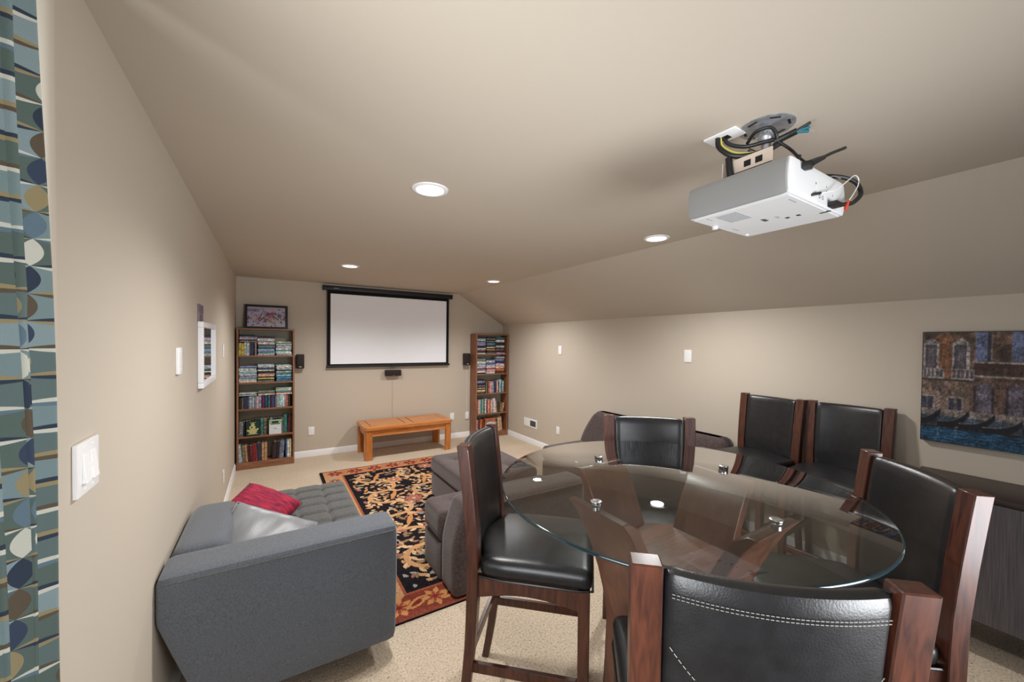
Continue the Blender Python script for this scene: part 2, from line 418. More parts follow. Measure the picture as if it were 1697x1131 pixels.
def window(name, axis, a, u0, u1, z0, z1):
    b = B()
    def bb(p0, p1, q0, q1, d=0.03):
        if axis == 'x': box(b, a - 0.09, a - 0.09 + d, p0, p1, q0, q1)
        else: box(b, p0, p1, a - 0.09, a - 0.09 + d, q0, q1)
    um = (u0 + u1) / 2
    for (p0, p1, q0, q1) in ((u0, u0 + 0.05, z0, z1), (u1 - 0.05, u1, z0, z1), (u0 + 0.05, u1 - 0.05, z0, z0 + 0.05), (u0 + 0.05, u1 - 0.05, z1 - 0.05, z1), (um - 0.025, um + 0.025, z0 + 0.05, z1 - 0.05)): bb(p0, p1, q0, q1)
    f = struct(name, b, M_TRIM)
    for p0, p1 in ((u0 + 0.05, um - 0.025), (um + 0.025, u1 - 0.05)):
        b2 = B()
        if axis == 'x': box(b2, a - 0.08, a - 0.075, p0, p1, z0 + 0.05, z1 - 0.05)
        else: box(b2, p0, p1, a - 0.08, a - 0.075, z0 + 0.05, z1 - 0.05)
        obj('pane', b2, M_PANE, f)
window('window_1', 'x', XA, -0.65, 0.75, 0.55, 1.95)
window('window_2', 'y', YR, 0.85, 2.45, 0.45, 1.70)
def baseboard(name, poly_axis, a0, a1, at, sgn):
    b = B(); h, t = 0.085, 0.014
    prof = [(at, 0), (at + sgn * t, 0), (at + sgn * t, h - 0.018), (at + sgn * t * 0.5, h - 0.004), (at, h)]
    prism(b, prof, poly_axis, a0, a1); struct(name, b, M_TRIM)
baseboard('baseboard_back', 'x', XL, XR, YB, -1)
baseboard('baseboard_left', 'y', YJ, YB - 0.014, XL, 1)
baseboard('baseboard_right', 'y', YR, YB - 0.014, XR, -1)

# ------------------------------------------------------------------ recessed ceiling lights
def recessed(x, y, label):
    t = empty('recessed_light', (x, y, H), 0, label, 'ceiling light', 'recessed lights in the flat ceiling')
    b = B(); lathe(b, [(0.072, 0.0), (0.072, -0.006), (0.078, -0.009), (0.094, -0.005), (0.096, 0.0)], n=32); obj('trim_ring', b, M_TRIM, t)
    b = B(); lathe(b, [(0.0, -0.004), (0.05, -0.0045), (0.0715, -0.003), (0.0715, 0.0), (0.0, 0.0)], n=32); obj('lens', b, M_LENS, t)
    l = bpy.data.lights.new('lamp', 'SPOT'); l.energy = CAN_POWER * 4; l.color = CAN_COLOR; l.shadow_soft_size = 0.07
    l.spot_size = math.radians(156); l.spot_blend = 0.8
    o = bpy.data.objects.new('lamp', l); col.objects.link(o); o.parent = t; o.location = (0, 0, -0.09)
recessed(0.72, 2.012, 'large bright recessed light nearest the camera, above the rug')
recessed(0.726, 4.531, 'small bright recessed light above the left end of the screen')
recessed(2.511, 4.543, 'small recessed light beside the slope, right of the screen')
recessed(2.509, 1.971, 'recessed light beside the sloped ceiling, left of the projector')

# ------------------------------------------------------------------ rug
def stamp_leaf(img, cx, cy, L, W, ang, c, px):
    n = img.shape; R = int((L + W) / px) + 2; ix, iy = int(cx / px), int(cy / px)
    x0, x1, y0, y1 = max(0, ix - R), min(n[1], ix + R), max(0, iy - R), min(n[0], iy + R)
    if x1 <= x0 or y1 <= y0: return
    gx, gy = np.meshgrid((np.arange(x0, x1) + 0.5) * px - cx, (np.arange(y0, y1) + 0.5) * px - cy)
    a = gx * math.cos(ang) + gy * math.sin(ang); d = -gx * math.sin(ang) + gy * math.cos(ang)
    m = (np.abs(a) < L) & (np.abs(d) < W * (1 - (a / L) ** 2))
    img[y0:y1, x0:x1][m] = c
def stamp_arc(img, cx, cy, r, a0, a1, w, c, px):
    n = img.shape; R = int((r + w) / px) + 2; ix, iy = int(cx / px), int(cy / px)
    x0, x1, y0, y1 = max(0, ix - R), min(n[1], ix + R), max(0, iy - R), min(n[0], iy + R)
    if x1 <= x0 or y1 <= y0: return
    gx, gy = np.meshgrid((np.arange(x0, x1) + 0.5) * px - cx, (np.arange(y0, y1) + 0.5) * px - cy)
    rr = np.hypot(gx, gy); th = (np.arctan2(gy, gx) - a0) % (2 * math.pi)
    m = (np.abs(rr - r) < w / 2) & (th < (a1 - a0) % (2 * math.pi + 1e-6))
    img[y0:y1, x0:x1][m] = c
def flower(img, cx, cy, R, c1, c2, c3, px, n=8, a0=0.0):
    for k in range(n):
        a = a0 + 2 * math.pi * k / n
        stamp_leaf(img, cx + math.cos(a) * R * 0.55, cy + math.sin(a) * R * 0.55, R * 0.5, R * 0.22, a, c1, px)
    for k in range(n):
        a = a0 + 2 * math.pi * (k + 0.5) / n
        stamp_leaf(img, cx + math.cos(a) * R * 0.35, cy + math.sin(a) * R * 0.35, R * 0.3, R * 0.12, a, c2, px)
    stamp_leaf(img, cx, cy, R * 0.2, R * 0.2, 0, c3, px)
RX0, RX1, RY0, RY1 = 0.50, 2.45, 2.205, 5.235
def make_rug():
    px = 0.0065; W, L = RX1 - RX0, RY1 - RY0; nx, ny = int(W / px), int(L / px)
    pxx = W / nx
    BLK, TAN, LT, ROSE, GRY, RED, GOLD, OLV = (28, 24, 28), (196, 146, 102), (208, 174, 136), (160, 104, 88), (150, 148, 146), (124, 46, 42), (190, 134, 82), (138, 112, 82)
    img = np.zeros((ny, nx, 3)); img[:] = BLK
    rnd = random.Random(11)
    bw = 0.27
    # meandering vines over the dark field
    for cx0 in (0.52, 0.98, 1.44):
        y = 0.3; s = 1
        while y < L - 0.2:
            r = 0.16
            stamp_arc(img, cx0, y, r, (-math.pi / 2 if s > 0 else math.pi / 2), (math.pi / 2 if s > 0 else 3 * math.pi / 2), 0.046, TAN, px)
            for k in range(9):
                a = (-math.pi / 2 if s > 0 else math.pi / 2) + math.pi * (k + 0.5) / 9
                rr = r + (0.045 if k % 2 else -0.045)
                stamp_leaf(img, cx0 + math.cos(a) * rr, y + math.sin(a) * rr, 0.042, 0.018, a + 0.9 * (1 if k % 2 else -1), LT if k % 3 else OLV, px)
            for k in range(5):
                a = k * 1.3 + rnd.random()
                stamp_leaf(img, cx0 + math.cos(a) * 0.07, y + math.sin(a) * 0.07, 0.028, 0.014, a + 0.5, rnd.choice([LT, TAN, OLV]), px)
            y += 0.32; s = -s
    for k in range(3):
        for cy in np.arange(0.42, L - 0.2, 0.64):
            cx = 0.52 + 0.46 * k + rnd.uniform(-.03, .03)
            y2 = cy + (0.32 if k % 2 else 0)
            xb = cx + 0.23
            stamp_leaf(img, xb, y2, 0.05, 0.02, 1.57, TAN, px); flower(img, xb, y2 + 0.02, 0.105, TAN if rnd.random() < .6 else ROSE, ROSE, LT, px, 9, rnd.random())
            # straight forked trunks between the scrolls
            stamp_leaf(img, xb - 0.16, y2 + 0.2, 0.13, 0.024, 1.15, GOLD, px); stamp_leaf(img, xb - 0.08, y2 + 0.31, 0.07, 0.02, 0.1, TAN, px)
    pal = [TAN, LT, ROSE, GRY, OLV, LT, TAN]
    placed = 0
    for k in range(900):
        cx, cy = rnd.uniform(bw, W - bw), rnd.uniform(bw, L - bw)
        j, i = int(cy / px) % ny, int(cx / pxx) % nx
        if tuple(img[j, i]) != BLK: continue
        a = rnd.uniform(0, math.pi); stamp_leaf(img, cx, cy, rnd.uniform(0.020, 0.046), rnd.uniform(0.010, 0.020), a, rnd.choice(pal), px)
    # borders
    gx, gy = np.meshgrid((np.arange(nx) + 0.5) * pxx, (np.arange(ny) + 0.5) * px)
    d = np.minimum(np.minimum(gx, W - gx), np.minimum(gy, L - gy))
    endb = np.minimum(gy, L - gy) < np.minimum(gx, W - gx)
    band = d < bw - 0.03
    keep = img.copy()
    img[(d < bw)] = BLK
    img[band & endb] = (190, 134, 92); img[band & endb & (gy < L / 2)] = (126, 58, 44); img[band & ~endb] = (186, 138, 98)
    img[(d < bw - 0.03) & (d > bw - 0.05)] = (150, 84, 60)
    for t in np.arange(0.16, W, 0.23):
        for cy in (0.125, L - 0.125):
            flower(img, t, cy, 0.09, RED if cy > 1 else GOLD, (150, 70, 54), GOLD if cy > 1 else RED, px, 7, t * 3)
            stamp_leaf(img, t + 0.115, cy, 0.085, 0.036, 0.5, RED if cy > 1 else GOLD, px); stamp_leaf(img, t + 0.115, cy, 0.06, 0.018, 0.5, TAN if cy > 1 else RED, px)
    for t in np.arange(0.3, L - 0.2, 0.26):
        for cx in (0.125, W - 0.125):
            flower(img, cx, t, 0.07, (150, 96, 66), (120, 60, 46), (212, 176, 130), px, 7, t * 2)
            stamp_leaf(img, cx, t + 0.13, 0.05, 0.024, 1.57, GRY, px)
    ed = np.minimum(gx, W - gx) < 0.035
    img[ed] = (28, 24, 26)
    img[(np.minimum(gy, L - gy) < 0.03) & ~ed] = (120, 62, 48)
    img += RNG.normal(0, 7, (ny, nx, 1)); img = np.clip(img, 8, 250)
    o = color_grid('area_rug', nx, ny, W, L, img, 0.012, M_RUG)
    o.location = (RX0, RY0, 0.001)
    tag(o, 'black and tan floral area rug with red-gold border lying on the beige carpet', 'rug')
make_rug()

# ------------------------------------------------------------------ bookcases
def bookcase(name, x0, x1, y0, y1, zt, shelves, label):
    t = empty(name, (x0, y1, 0), 0, label, 'bookcase')
    W, D = x1 - x0, y1 - y0; th = 0.02
    for xa in (0, W - th): obj('side_panel', rb(xa, xa + th, -D, 0, 0, zt, 0.0015, 1), M_CASE_WOOD, t)
    obj('top_panel', rb(th, W - th, -D, 0, zt - th, zt, 0.0015, 1), M_CASE_SHELF, t)
    obj('back_panel', rb(th, W - th, -0.008, -0.003, 0.02, zt - th, 0.001, 1), M_CASE_BACK, t)
    for z in shelves: obj('shelf', rb(th, W - th, -D + 0.003, -0.008, z - th, z, 0.0015, 1), M_CASE_SHELF, t)
    obj('plinth', rb(th, W - th, -D + 0.003, -D + 0.018, 0, shelves[-1] - th, 0.0015, 1), M_CASE_SHELF, t)
    return t
BL = (-0.365, 0.262, 5.862, 6.094); BR = (2.925, 3.552, 5.862, 6.094)
ZS = [1.43, 1.092, 0.757, 0.412, 0.085]
bookcase('bookcase', *BL, 1.772, ZS, 'tall brown bookcase in the left corner with a framed picture on top')
bookcase('bookcase', *BR, 1.772, ZS, 'tall brown bookcase in the right corner beside the sloped ceiling')

ORD = ['lowest', 'second from bottom', 'third from bottom', 'fourth from bottom', 'fifth from bottom', 'sixth from bottom', 'seventh from bottom', 'eighth from bottom', 'ninth from bottom', 'tenth from bottom', 'eleventh from bottom', 'twelfth from bottom', 'thirteenth from bottom', 'fourteenth from bottom', 'fifteenth from bottom', 'sixteenth from bottom']
ORDL = ['first', 'second', 'third', 'fourth', 'fifth', 'sixth', 'seventh', 'eighth', 'ninth', 'tenth', 'eleventh', 'twelfth', 'thirteenth', 'fourteenth', 'fifteenth', 'sixteenth', 'seventeenth', 'eighteenth', 'nineteenth', 'twentieth', 'twenty-first', 'twenty-second', 'twenty-third', 'twenty-fourth', 'twenty-fifth', 'twenty-sixth', 'twenty-seventh', 'twenty-eighth']
SH = ['top', 'second', 'third', 'fourth', 'bottom']
COLN = {'white': (205, 208, 208), 'cream': (206, 192, 160), 'pale teal': (150, 182, 184), 'teal': (62, 118, 124), 'blue': (52, 92, 140), 'dark blue': (34, 44, 74), 'black': (30, 30, 34), 'grey': (118, 122, 128), 'pale grey': (176, 180, 186), 'red': (140, 44, 48), 'pink': (196, 150, 150), 'yellow': (196, 178, 88), 'lime': (184, 188, 74), 'brown': (86, 60, 46), 'dark brown': (52, 40, 34), 'tan': (178, 140, 100), 'orange': (186, 98, 58), 'green': (50, 84, 62), 'dark green': (22, 52, 44), 'lilac': (142, 134, 170), 'maroon': (92, 36, 38), 'olive': (112, 104, 80)}
BM_CACHE = {}
def case_mesh(w, d, h):
    k = ('c', round(w, 4), round(d, 4), round(h, 4))
    if k not in BM_CACHE:
        b = rb(-w / 2, w / 2, 0, d, 0, h, min(0.0022, h * 0.2), 1)
        me = bpy.data.meshes.new('disc_case'); b.to_mesh(me); b.free(); me.materials.append(M_DISC); BM_CACHE[k] = me
    return BM_CACHE[k]
def book_mesh(t, d, h):
    """upright book: spine at y=0, boards either side, page block inside"""
    k = ('b', round(t, 4), round(d, 4), round(h, 4))
    if k not in BM_CACHE:
        b = B(); c = min(0.003, t * 0.15)
        prism(b, [(-t / 2, 0.004), (-t * 0.3, 0), (t * 0.3, 0), (t / 2, 0.004), (t / 2, d), (t / 2 - c, d), (t / 2 - c, 0.008), (-t / 2 + c, 0.008), (-t / 2 + c, d), (-t / 2, d)], 'z', 0, h)
        box(b, -t / 2 + c, t / 2 - c, 0.008, d - 0.004, 0.003, h - 0.004, mi=1)
        bmesh.ops.recalc_face_normals(b, faces=b.faces)
        me = bpy.data.meshes.new('book'); b.to_mesh(me); b.free(); me.materials.append(M_BOOK); me.materials.append(M_PAGES); BM_CACHE[k] = me
    return BM_CACHE[k]
def linkd(name, me, loc, color, label, cat, group, rot=(0, 0, 0)):
    o = bpy.data.objects.new(name, me); col.objects.link(o); o.location = loc; o.rotation_euler = rot; o.color = lin(*color)
    tag(o, label, cat, group); return o
def flat_stack(case, side, shelf, where, xc, yfront, z, n, hgt, palette, w=0.178, rnd=random):
    th = hgt / n
    for i in range(n):
        cn = palette[i % len(palette)] if isinstance(palette, list) else palette
        c = COLN[cn]; c = tuple(max(8, min(245, v + rnd.randint(-10, 10))) for v in c)
        linkd('disc_case', case_mesh(w, 0.13, round(th - 0.0006, 4)), (xc + rnd.uniform(-.006, .006), yfront + rnd.uniform(0, .012), z + i * th), c,
              f'{cn} disc case, {ORD[i]} of the {where} stack, {SH[shelf]} shelf, {side} bookcase', 'disc case', f'stacked disc cases, {side} bookcase', (0, 0, rnd.uniform(-.02, .02)))
def row(case, side, shelf, x0, yfront, z, items, rnd=random, kind='book', suffix=''):
    """items: (colour, thickness, height, lean degrees)"""
    x = x0
    for i, (cn, t, h, lean) in enumerate(items):
        a = math.radians(lean)
        wd = t * math.cos(a) + (h * math.sin(abs(a)) if (i == len(items) - 1 or abs(items[i + 1][3]) < 0.5) and lean > 0 else 0)
        c = tuple(max(8, min(245, v + rnd.randint(-8, 8))) for v in COLN[cn])
        lift = t / 2 * math.sin(abs(a))
        off = t / 2 * math.cos(a)
        linkd('book' if kind == 'book' else 'upright_disc_case', book_mesh(t, 0.15 if h > .17 else .12, h), (x + off, yfront + rnd.uniform(0, .012), z + lift), c,
              f'{cn} {"book" if kind == "book" else "upright disc case"}, {ORDL[i]} from left{suffix}, {SH[shelf]} shelf, {side} bookcase', 'book' if kind == 'book' else 'disc case', f'upright books, {side} bookcase', (0, a, 0))
        x += t / math.cos(a) + 0.0008
    return x
yf = 5.885
r1 = random.Random(3)
# left bookcase, bays centred on these x positions
cxs = (-0.247, -0.052, 0.142)
# top shelf
xx = row(0, 'left', 0, -0.343, yf, ZS[0], [('lime', .026, .155, 0), ('yellow', .03, .155, 0), ('pale grey', .015, .165, 0), ('pale teal', .015, .165, 0), ('white', .015, .165, 0), ('grey', .015, .165, 0), ('dark blue', .034, .168, 0), ('black', .014, .165, 0), ('pink', .014, .165, 0)], r1, 'case')
flat_stack(0, 'left', 0, 'raised left', cxs[0], yf, ZS[0] + .169, 5, .085, ['grey', 'maroon', 'pale grey', 'lilac', 'black'], .185, r1)
flat_stack(0, 'left', 0, 'middle', cxs[1], yf, ZS[0], 15, .235, ['pale grey', 'pale teal', 'teal', 'lilac', 'pale teal', 'blue', 'teal', 'grey', 'dark blue', 'white', 'pink', 'grey', 'white', 'pale grey', 'black'], .182, r1)
flat_stack(0, 'left', 0, 'right', cxs[2], yf, ZS[0], 12, .178, ['pale teal', 'pale grey', 'white', 'pale teal', 'teal', 'white', 'pink', 'pale teal', 'grey', 'white', 'teal', 'cream'], .175, r1)
flat_stack(0, 'left', 1, 'left', cxs[0], yf, ZS[1], 14, .205, ['white', 'cream', 'pale teal', 'lilac', 'pale grey', 'grey', 'white', 'pale teal', 'pale teal', 'white', 'pale grey', 'white', 'blue', 'lilac'], .185, r1)
flat_stack(0, 'left', 1, 'middle', cxs[1], yf, ZS[1], 13, .225, ['grey', 'black', 'yellow', 'dark brown', 'cream', 'pink', 'maroon', 'black', 'white', 'dark blue', 'grey', 'white', 'pale grey'], .180, r1)
flat_stack(0, 'left', 1, 'right', cxs[2], yf, ZS[1], 13, .215, ['teal', 'blue', 'teal', 'blue', 'pale teal', 'teal', 'teal', 'pale grey', 'black', 'pale teal', 'pink', 'white', 'pale teal'], .172, r1)
# third shelf: upright cases with some laid across
it = [('black', .03, .14, 0), ('olive', .018, .145, 0), ('dark blue', .05, .15, 0), ('grey', .014, .155, 0), ('pale grey', .014, .155, 0), ('lilac', .014, .155, 0), ('pale grey', .014, .155, 0), ('grey', .014, .155, 0), ('lilac', .014, .155, 0), ('cream', .016, .155, 0), ('lilac', .03, .155, 0)]
it += [(c, .0145, .157, 0) for c in ('dark blue', 'red', 'dark blue', 'blue', 'dark blue', 'teal', 'dark blue', 'maroon', 'blue', 'dark blue')]
it += [('grey', .018, .157, 0), ('pale grey', .02, .157, 0), ('pale teal', .045, .16, 0), ('white', .016, .155, 0), ('lilac', .02, .157, 0), ('orange', .018, .155, 0), ('dark brown', .024, .152, 0)]
row(0, 'left', 2, -0.343, yf, ZS[2], it, r1, 'case')
flat_stack(0, 'left', 2, 'left', cxs[0], yf, ZS[2] + .163, 3, .04, ['pale teal', 'grey', 'white'], .185, r1)
flat_stack(0, 'left', 2, 'middle', cxs[1], yf, ZS[2] + .163, 4, .055, ['white', 'orange', 'teal', 'grey'], .185, r1)
flat_stack(0, 'left', 2, 'right', cxs[2], yf, ZS[2] + .163, 6, .088, ['white', 'orange', 'teal', 'pale teal', 'cream', 'pale teal'], .178, r1)
# fourth shelf: old dark books, two covers facing out
row(0, 'left', 3, -0.343, yf + .035, ZS[3], [('grey', .042, .175, 1), ('dark brown', .024, .18, 0), ('black', .03, .185, 0), ('dark brown', .03, .19, 0), ('black', .034, .2, 0), ('dark green', .03, .205, 0), ('black', .03, .20, 0), ('teal', .034, .21, 0), ('olive', .034, .205, 0), ('dark brown', .034, .205, 0), ('grey', .03, .21, 0), ('dark blue', .026, .2, 0), ('dark blue', .03, .2, 0), ('black', .03, .2, 0), ('olive', .03, .2, 0), ('teal', .042, .235, 0), ('maroon', .034, .215, 4), ('dark brown', .038, .205, 4)], r1)
def face_book(x, w, h, cname, label, art):
    t = empty('display_book', (x, yf - .014, ZS[3]), 0, label, 'book')
    b = rb(-w / 2, w / 2, 0, 0.022, 0, h, .001, 1)
    for v in b.verts: v.co.y += v.co.z * 0.10
    c = obj('cover', b, mat('printed_cover', lin(*cname), 0.45, 0.4, var=0.06, scale=30), t)
    for (nm, poly, m, d) in art:
        bb = B(); vs = prism(bb, [(px_, pz_) for px_, pz_ in poly], 'y', -0.0006 * d, 0.0004)
        for v in bb.verts: v.co.y += v.co.z * 0.10
        obj(nm, bb, m, c, smooth=0)
def disc_poly(cx, cz, rx, rz, n=18, a0=0, a1=2 * math.pi):
    return [(cx + rx * math.cos(a0 + (a1 - a0) * k / n), cz + rz * math.sin(a0 + (a1 - a0) * k / n)) for k in range(n)]
M_GOLD = mat('gold_print', lin(186, 180, 122), 0.5, 0.4, var=0.12, scale=60)
M_GREENP = mat('green_print', lin(132, 176, 118), 0.5, 0.4, var=0.08)
M_INK = mat('black_print', lin(22, 24, 26), 0.5, 0.4, var=0.1)
art1 = [('gold_ornament', disc_poly(0, .062, .046, .034), M_GOLD, 1), ('gold_ornament', disc_poly(-.004, .108, .034, .026), M_GOLD, 1.2), ('gold_ornament', disc_poly(.0, .145, .02, .016), M_GOLD, 1.4), ('gold_ornament', [(-.03, .165), (.03, .165), (.03, .170), (-.03, .170)], M_GOLD, 1), ('gold_ornament', [(-.058, .022), (.056, .022), (.04, .032), (-.042, .032)], M_GOLD, 1), ('gold_ornament', disc_poly(-.05, .072, .014, .012), M_GOLD, 1), ('gold_ornament', disc_poly(.05, .084, .012, .012), M_GOLD, 1), ('ink_spot', disc_poly(-.01, .108, .008, .010), M_INK, 3)]
face_book(-0.196, .142, .19, (16, 48, 42), 'dark green book facing out with pale gold ornament on its cover', art1)
art2 = [('green_panel', [(-.066, .135), (.066, .135), (.066, .178), (-.066, .178)], M_GREENP, 1), ('dark_band', [(-.052, .124), (.052, .124), (.052, .134), (-.052, .134)], M_INK, 2), ('dark_panel', [(-.036, .14), (.036, .14), (.036, .165), (-.036, .165)], M_INK, 2), ('dark_band', [(-.014, .07), (.014, .07), (.014, .075), (-.014, .075)], M_INK, 2)]
face_book(0.046, .136, .18, (206, 210, 214), 'white book facing out with green and black bands on its cover', art2)
# bottom shelf: leaning old books
row(0, 'left', 4, -0.343, yf, ZS[4], [('pale grey', .038, .228, -5), ('olive', .032, .215, -4), ('tan', .026, .216, -4), ('dark brown', .02, .21, -4), ('maroon', .036, .205, -3), ('red', .02, .222, -3), ('red', .018, .216, -3), ('dark blue', .046, .228, -2), ('tan', .028, .228, -1), ('tan', .028, .226, 0)], r1)
row(0, 'left', 4, 0.012, yf, ZS[4], [('dark brown', .04, .222, 4), ('black', .034, .222, 4), ('grey', .05, .23, 4)], r1, suffix=' of the right-leaning group')
row(0, 'left', 4, 0.162, yf, ZS[4], [('blue', .018, .238, 0), ('white', .024, .236, 0), ('cream', .024, .238, 0)], r1, suffix=' of the upright end group')
# right bookcase
cxr = (3.032, 3.222, 3.405)
P1 = ['white', 'dark brown', 'maroon', 'grey', 'pale grey', 'dark blue', 'black', 'lilac', 'grey', 'lilac', 'blue', 'pale grey', 'grey', 'black']
P2 = ['grey', 'brown', 'dark brown', 'tan', 'brown', 'cream', 'black', 'blue', 'grey', 'dark blue', 'grey', 'black', 'grey', 'dark brown']
P3 = ['pale grey', 'brown', 'black', 'olive', 'dark brown', 'grey', 'white', 'dark brown', 'dark blue', 'black', 'white', 'white', 'dark blue', 'teal']
for q, (pp, nm) in enumerate(((P1, 'left'), (P2, 'middle'), (P3, 'right'))): flat_stack(0, 'right', 0, nm, cxr[q], yf, ZS[0], 14, .285, pp, .165, r1)
P1 = ['black', 'white', 'pale grey', 'grey', 'red', 'white', 'lilac', 'pale grey', 'lilac', 'white', 'pale grey', 'olive', 'grey']
P2 = ['white', 'cream', 'pink', 'white', 'red', 'pink', 'white', 'pale grey', 'lilac', 'blue', 'lilac', 'white', 'grey']
P3 = ['brown', 'maroon', 'tan', 'orange', 'cream', 'pink', 'white', 'pink', 'black', 'blue', 'lilac', 'grey', 'pale grey']
for q, (pp, nm, hh) in enumerate(((P1, 'left', .255), (P2, 'middle', .235), (P3, 'right', .29))): flat_stack(0, 'right', 1, nm, cxr[q], yf, ZS[1], 13, hh, pp, .165, r1)
flat_stack(0, 'right', 2, 'only', cxr[0] - .002, yf, ZS[2], 12, .235, ['black', 'grey', 'cream', 'dark brown', 'tan', 'black', 'grey', 'dark blue', 'black', 'lilac', 'grey', 'black'], .162, r1)
row(0, 'right', 2, 3.13, yf, ZS[2], [('olive', .022, .19, 0), ('black', .022, .18, 0), ('orange', .03, .20, 0), ('pink', .026, .198, 0), ('lilac', .03, .196, 0), ('grey', .02, .196, 0), ('dark blue', .034, .198, 0), ('maroon', .022, .198, 0), ('pink', .03, .205, 0), ('dark brown', .016, .19, 0), ('pale teal', .034, .225, 0), ('teal', .028, .222, 0), ('pale grey', .026, .20, 0)], r1)
row(0, 'right', 3, 2.948, yf, ZS[3], [('maroon', .028, .245, 0), ('pink', .028, .24, 0), ('cream', .02, .24, 0), ('teal', .042, .245, 0), ('cream', .014, .245, 0), ('green', .026, .25, 0), ('pale grey', .03, .25, 0), ('maroon', .026, .22, 0), ('pink', .026, .24, 0), ('orange', .038, .235, 0), ('cream', .026, .225, 0), ('lilac', .022, .23, 0), ('white', .03, .245, -1), ('cream', .03, .215, -4), ('olive', .016, .20, -5)], r1)
row(0, 'right', 3, 3.412, yf, ZS[3], [('olive', .034, .165, 6), ('tan', .03, .155, 8)], r1, suffix=' of the leaning pair')
row(0, 'right', 4, 2.948, yf, ZS[4], [('white', .028, .225, 0), ('red', .026, .225, 0), ('dark green', .02, .215, 0), ('orange', .032, .225, 0), ('maroon', .042, .22, 0)], r1)
for i, (cn, hh, ww) in enumerate((('grey', .03, .2), ('dark brown', .04, .205), ('pink', .042, .2), ('tan', .038, .205), ('orange', .036, .21), ('grey', .018, .19), ('orange', .028, .215))):
    linkd('flat_book', case_mesh(ww, .15, hh), (3.222, yf, ZS[4] + sum((.03, .04, .042, .038, .036, .018, .028)[:i])), COLN[cn], f'{cn} book lying flat, {ORD[i]} of the bottom shelf pile, right bookcase', 'book', 'books piled on the bottom shelf')
row(0, 'right', 4, 3.345, yf, ZS[4], [('brown', .034, .215, -3), ('cream', .02, .225, -4), ('tan', .03, .232, -5), ('pink', .03, .245, -6)], r1, suffix=' of the right-hand group')

# framed flower picture on the left bookcase
def picture_flowers(nx, ny):
    img = np.zeros((ny, nx, 3)); gx, gy = np.meshgrid(np.linspace(0, 1, nx), np.linspace(0, 1, ny))
    img[:] = (178, 172, 190); img += ((gy - .5) * -20)[..., None]
    img[(gx < .3) & (gy > .75) & (gy < .9)] = (136, 120, 160)
    r = random.Random(2); s = 1.0 / nx
    pal = [(120, 50, 90), (160, 90, 130), (90, 80, 110), (70, 70, 80), (110, 104, 100), (200, 180, 190), (150, 150, 130), (60, 56, 74), (186, 150, 140)]
    for k in range(260):
        x = min(max(r.gauss(.55, .24), 0.02), .98); y = min(max(r.gauss(.42, .2), .03), .95) * ny / nx
        stamp_leaf(img, x, y, r.uniform(.015, .05), r.uniform(.006, .018), r.uniform(0, 3.14), r.choice(pal), s)
    for x, y, c in ((.55, .36, (140, 40, 84)), (.66, .38, (150, 60, 96)), (.85, .33, (90, 84, 130)), (.33, .2, (160, 100, 110)), (.62, .2, (200, 150, 90))):
        flower(img, x, y, .06, c, tuple(int(v * .7) for v in c), (210, 190, 180), s, 7, x * 9)
    for k in range(10):
        stamp_leaf(img, r.uniform(.55, .85), r.uniform(.05, .25), .09, .006, r.uniform(2.0, 2.8), (196, 206, 196), s)
    return np.clip(img + RNG.normal(0, 6, (ny, nx, 1)), 0, 255)
t = empty('framed_picture', (-0.05, 5.985, 1.772), 0, 'black framed purple flower picture standing on the left bookcase', 'picture')
FW, FH, ft = 0.476, 0.312, 0.028
for (a0, a1, c0, c1) in ((-FW / 2, FW / 2, 0, ft), (-FW / 2, FW / 2, FH - ft, FH), (-FW / 2, -FW / 2 + ft, ft, FH - ft), (FW / 2 - ft, FW / 2, ft, FH - ft)):
    b = rb(a0, a1, 0, .02, c0, c1, .002, 1)
    for v in b.verts: v.co.y += v.co.z * .18
    obj('frame_bar', b, M_FRAMEB, t)
iw, ih = FW - 2 * ft, FH - 2 * ft
Mx = Matrix.Translation((-iw / 2, .014 + ft * .18, ft)) @ Matrix(((1, 0, 0, 0), (0, .18, 1, 0), (0, 1, 0, 0), (0, 0, 0, 1))) @ Matrix.Diagonal((1, 1, -1, 1))
color_grid('print', 120, 68, iw, ih, picture_flowers(120, 68), .004, M_PHOTO, t, Mx)

# ------------------------------------------------------------------ projection screen
t = empty('projection_screen', (1.5875, YB, 1.24), 0, 'pull-down projection screen with black borders hanging on the far wall', 'projection screen')
x0, x1 = .62 - 1.5875, 2.555 - 1.5875
cs = obj('housing', rb(x0, x1, -.085, -.012, 2.342 - 1.24, 2.405 - 1.24, .012, 3), M_BLACK, t)
for xa in (x0 - .004, x1 - .012): obj('end_cap', rb(xa, xa + .016, -.09, -.008, 2.336 - 1.24, 2.41 - 1.24, .006, 2), M_BLACK, t)
obj('brand_badge', rb(x0 + .13, x0 + .2, -.0865, -.085, 2.365 - 1.24, 2.378 - 1.24, .0004, 1), M_PRINT, cs)
for xa in (x0 + .2, x1 - .2): obj('wall_bracket', rb(xa, xa + .03, -.012, -.001, 2.35 - 1.24, 2.41 - 1.24, .002, 1), M_BLACK, t)
bx0, bx1 = .672 - 1.5875, 2.508 - 1.5875
z0, z1 = .03, 2.342 - 1.24
obj('fabric', rb(bx0 + .044, bx1 - .044, -.05, -.047, .052, z1 - .045, .0004, 1), M_SCREEN, t)
for (a0, a1, c0, c1) in ((bx0, bx0 + .044, z0, z1), (bx1 - .044, bx1, z0, z1), (bx0 + .044, bx1 - .044, z1 - .045, z1 + .01), (bx0 + .044, bx1 - .044, z0, .052)):
    obj('black_border', rb(a0, a1, -.0505, -.047, c0, c1, .0004, 1), M_BLACKCLOTH, t)
bar = obj('bottom_bar', rb(.66 - 1.5875, 2.525 - 1.5875, -.062, -.038, 0, .032, .006, 2), M_BLACK, t)
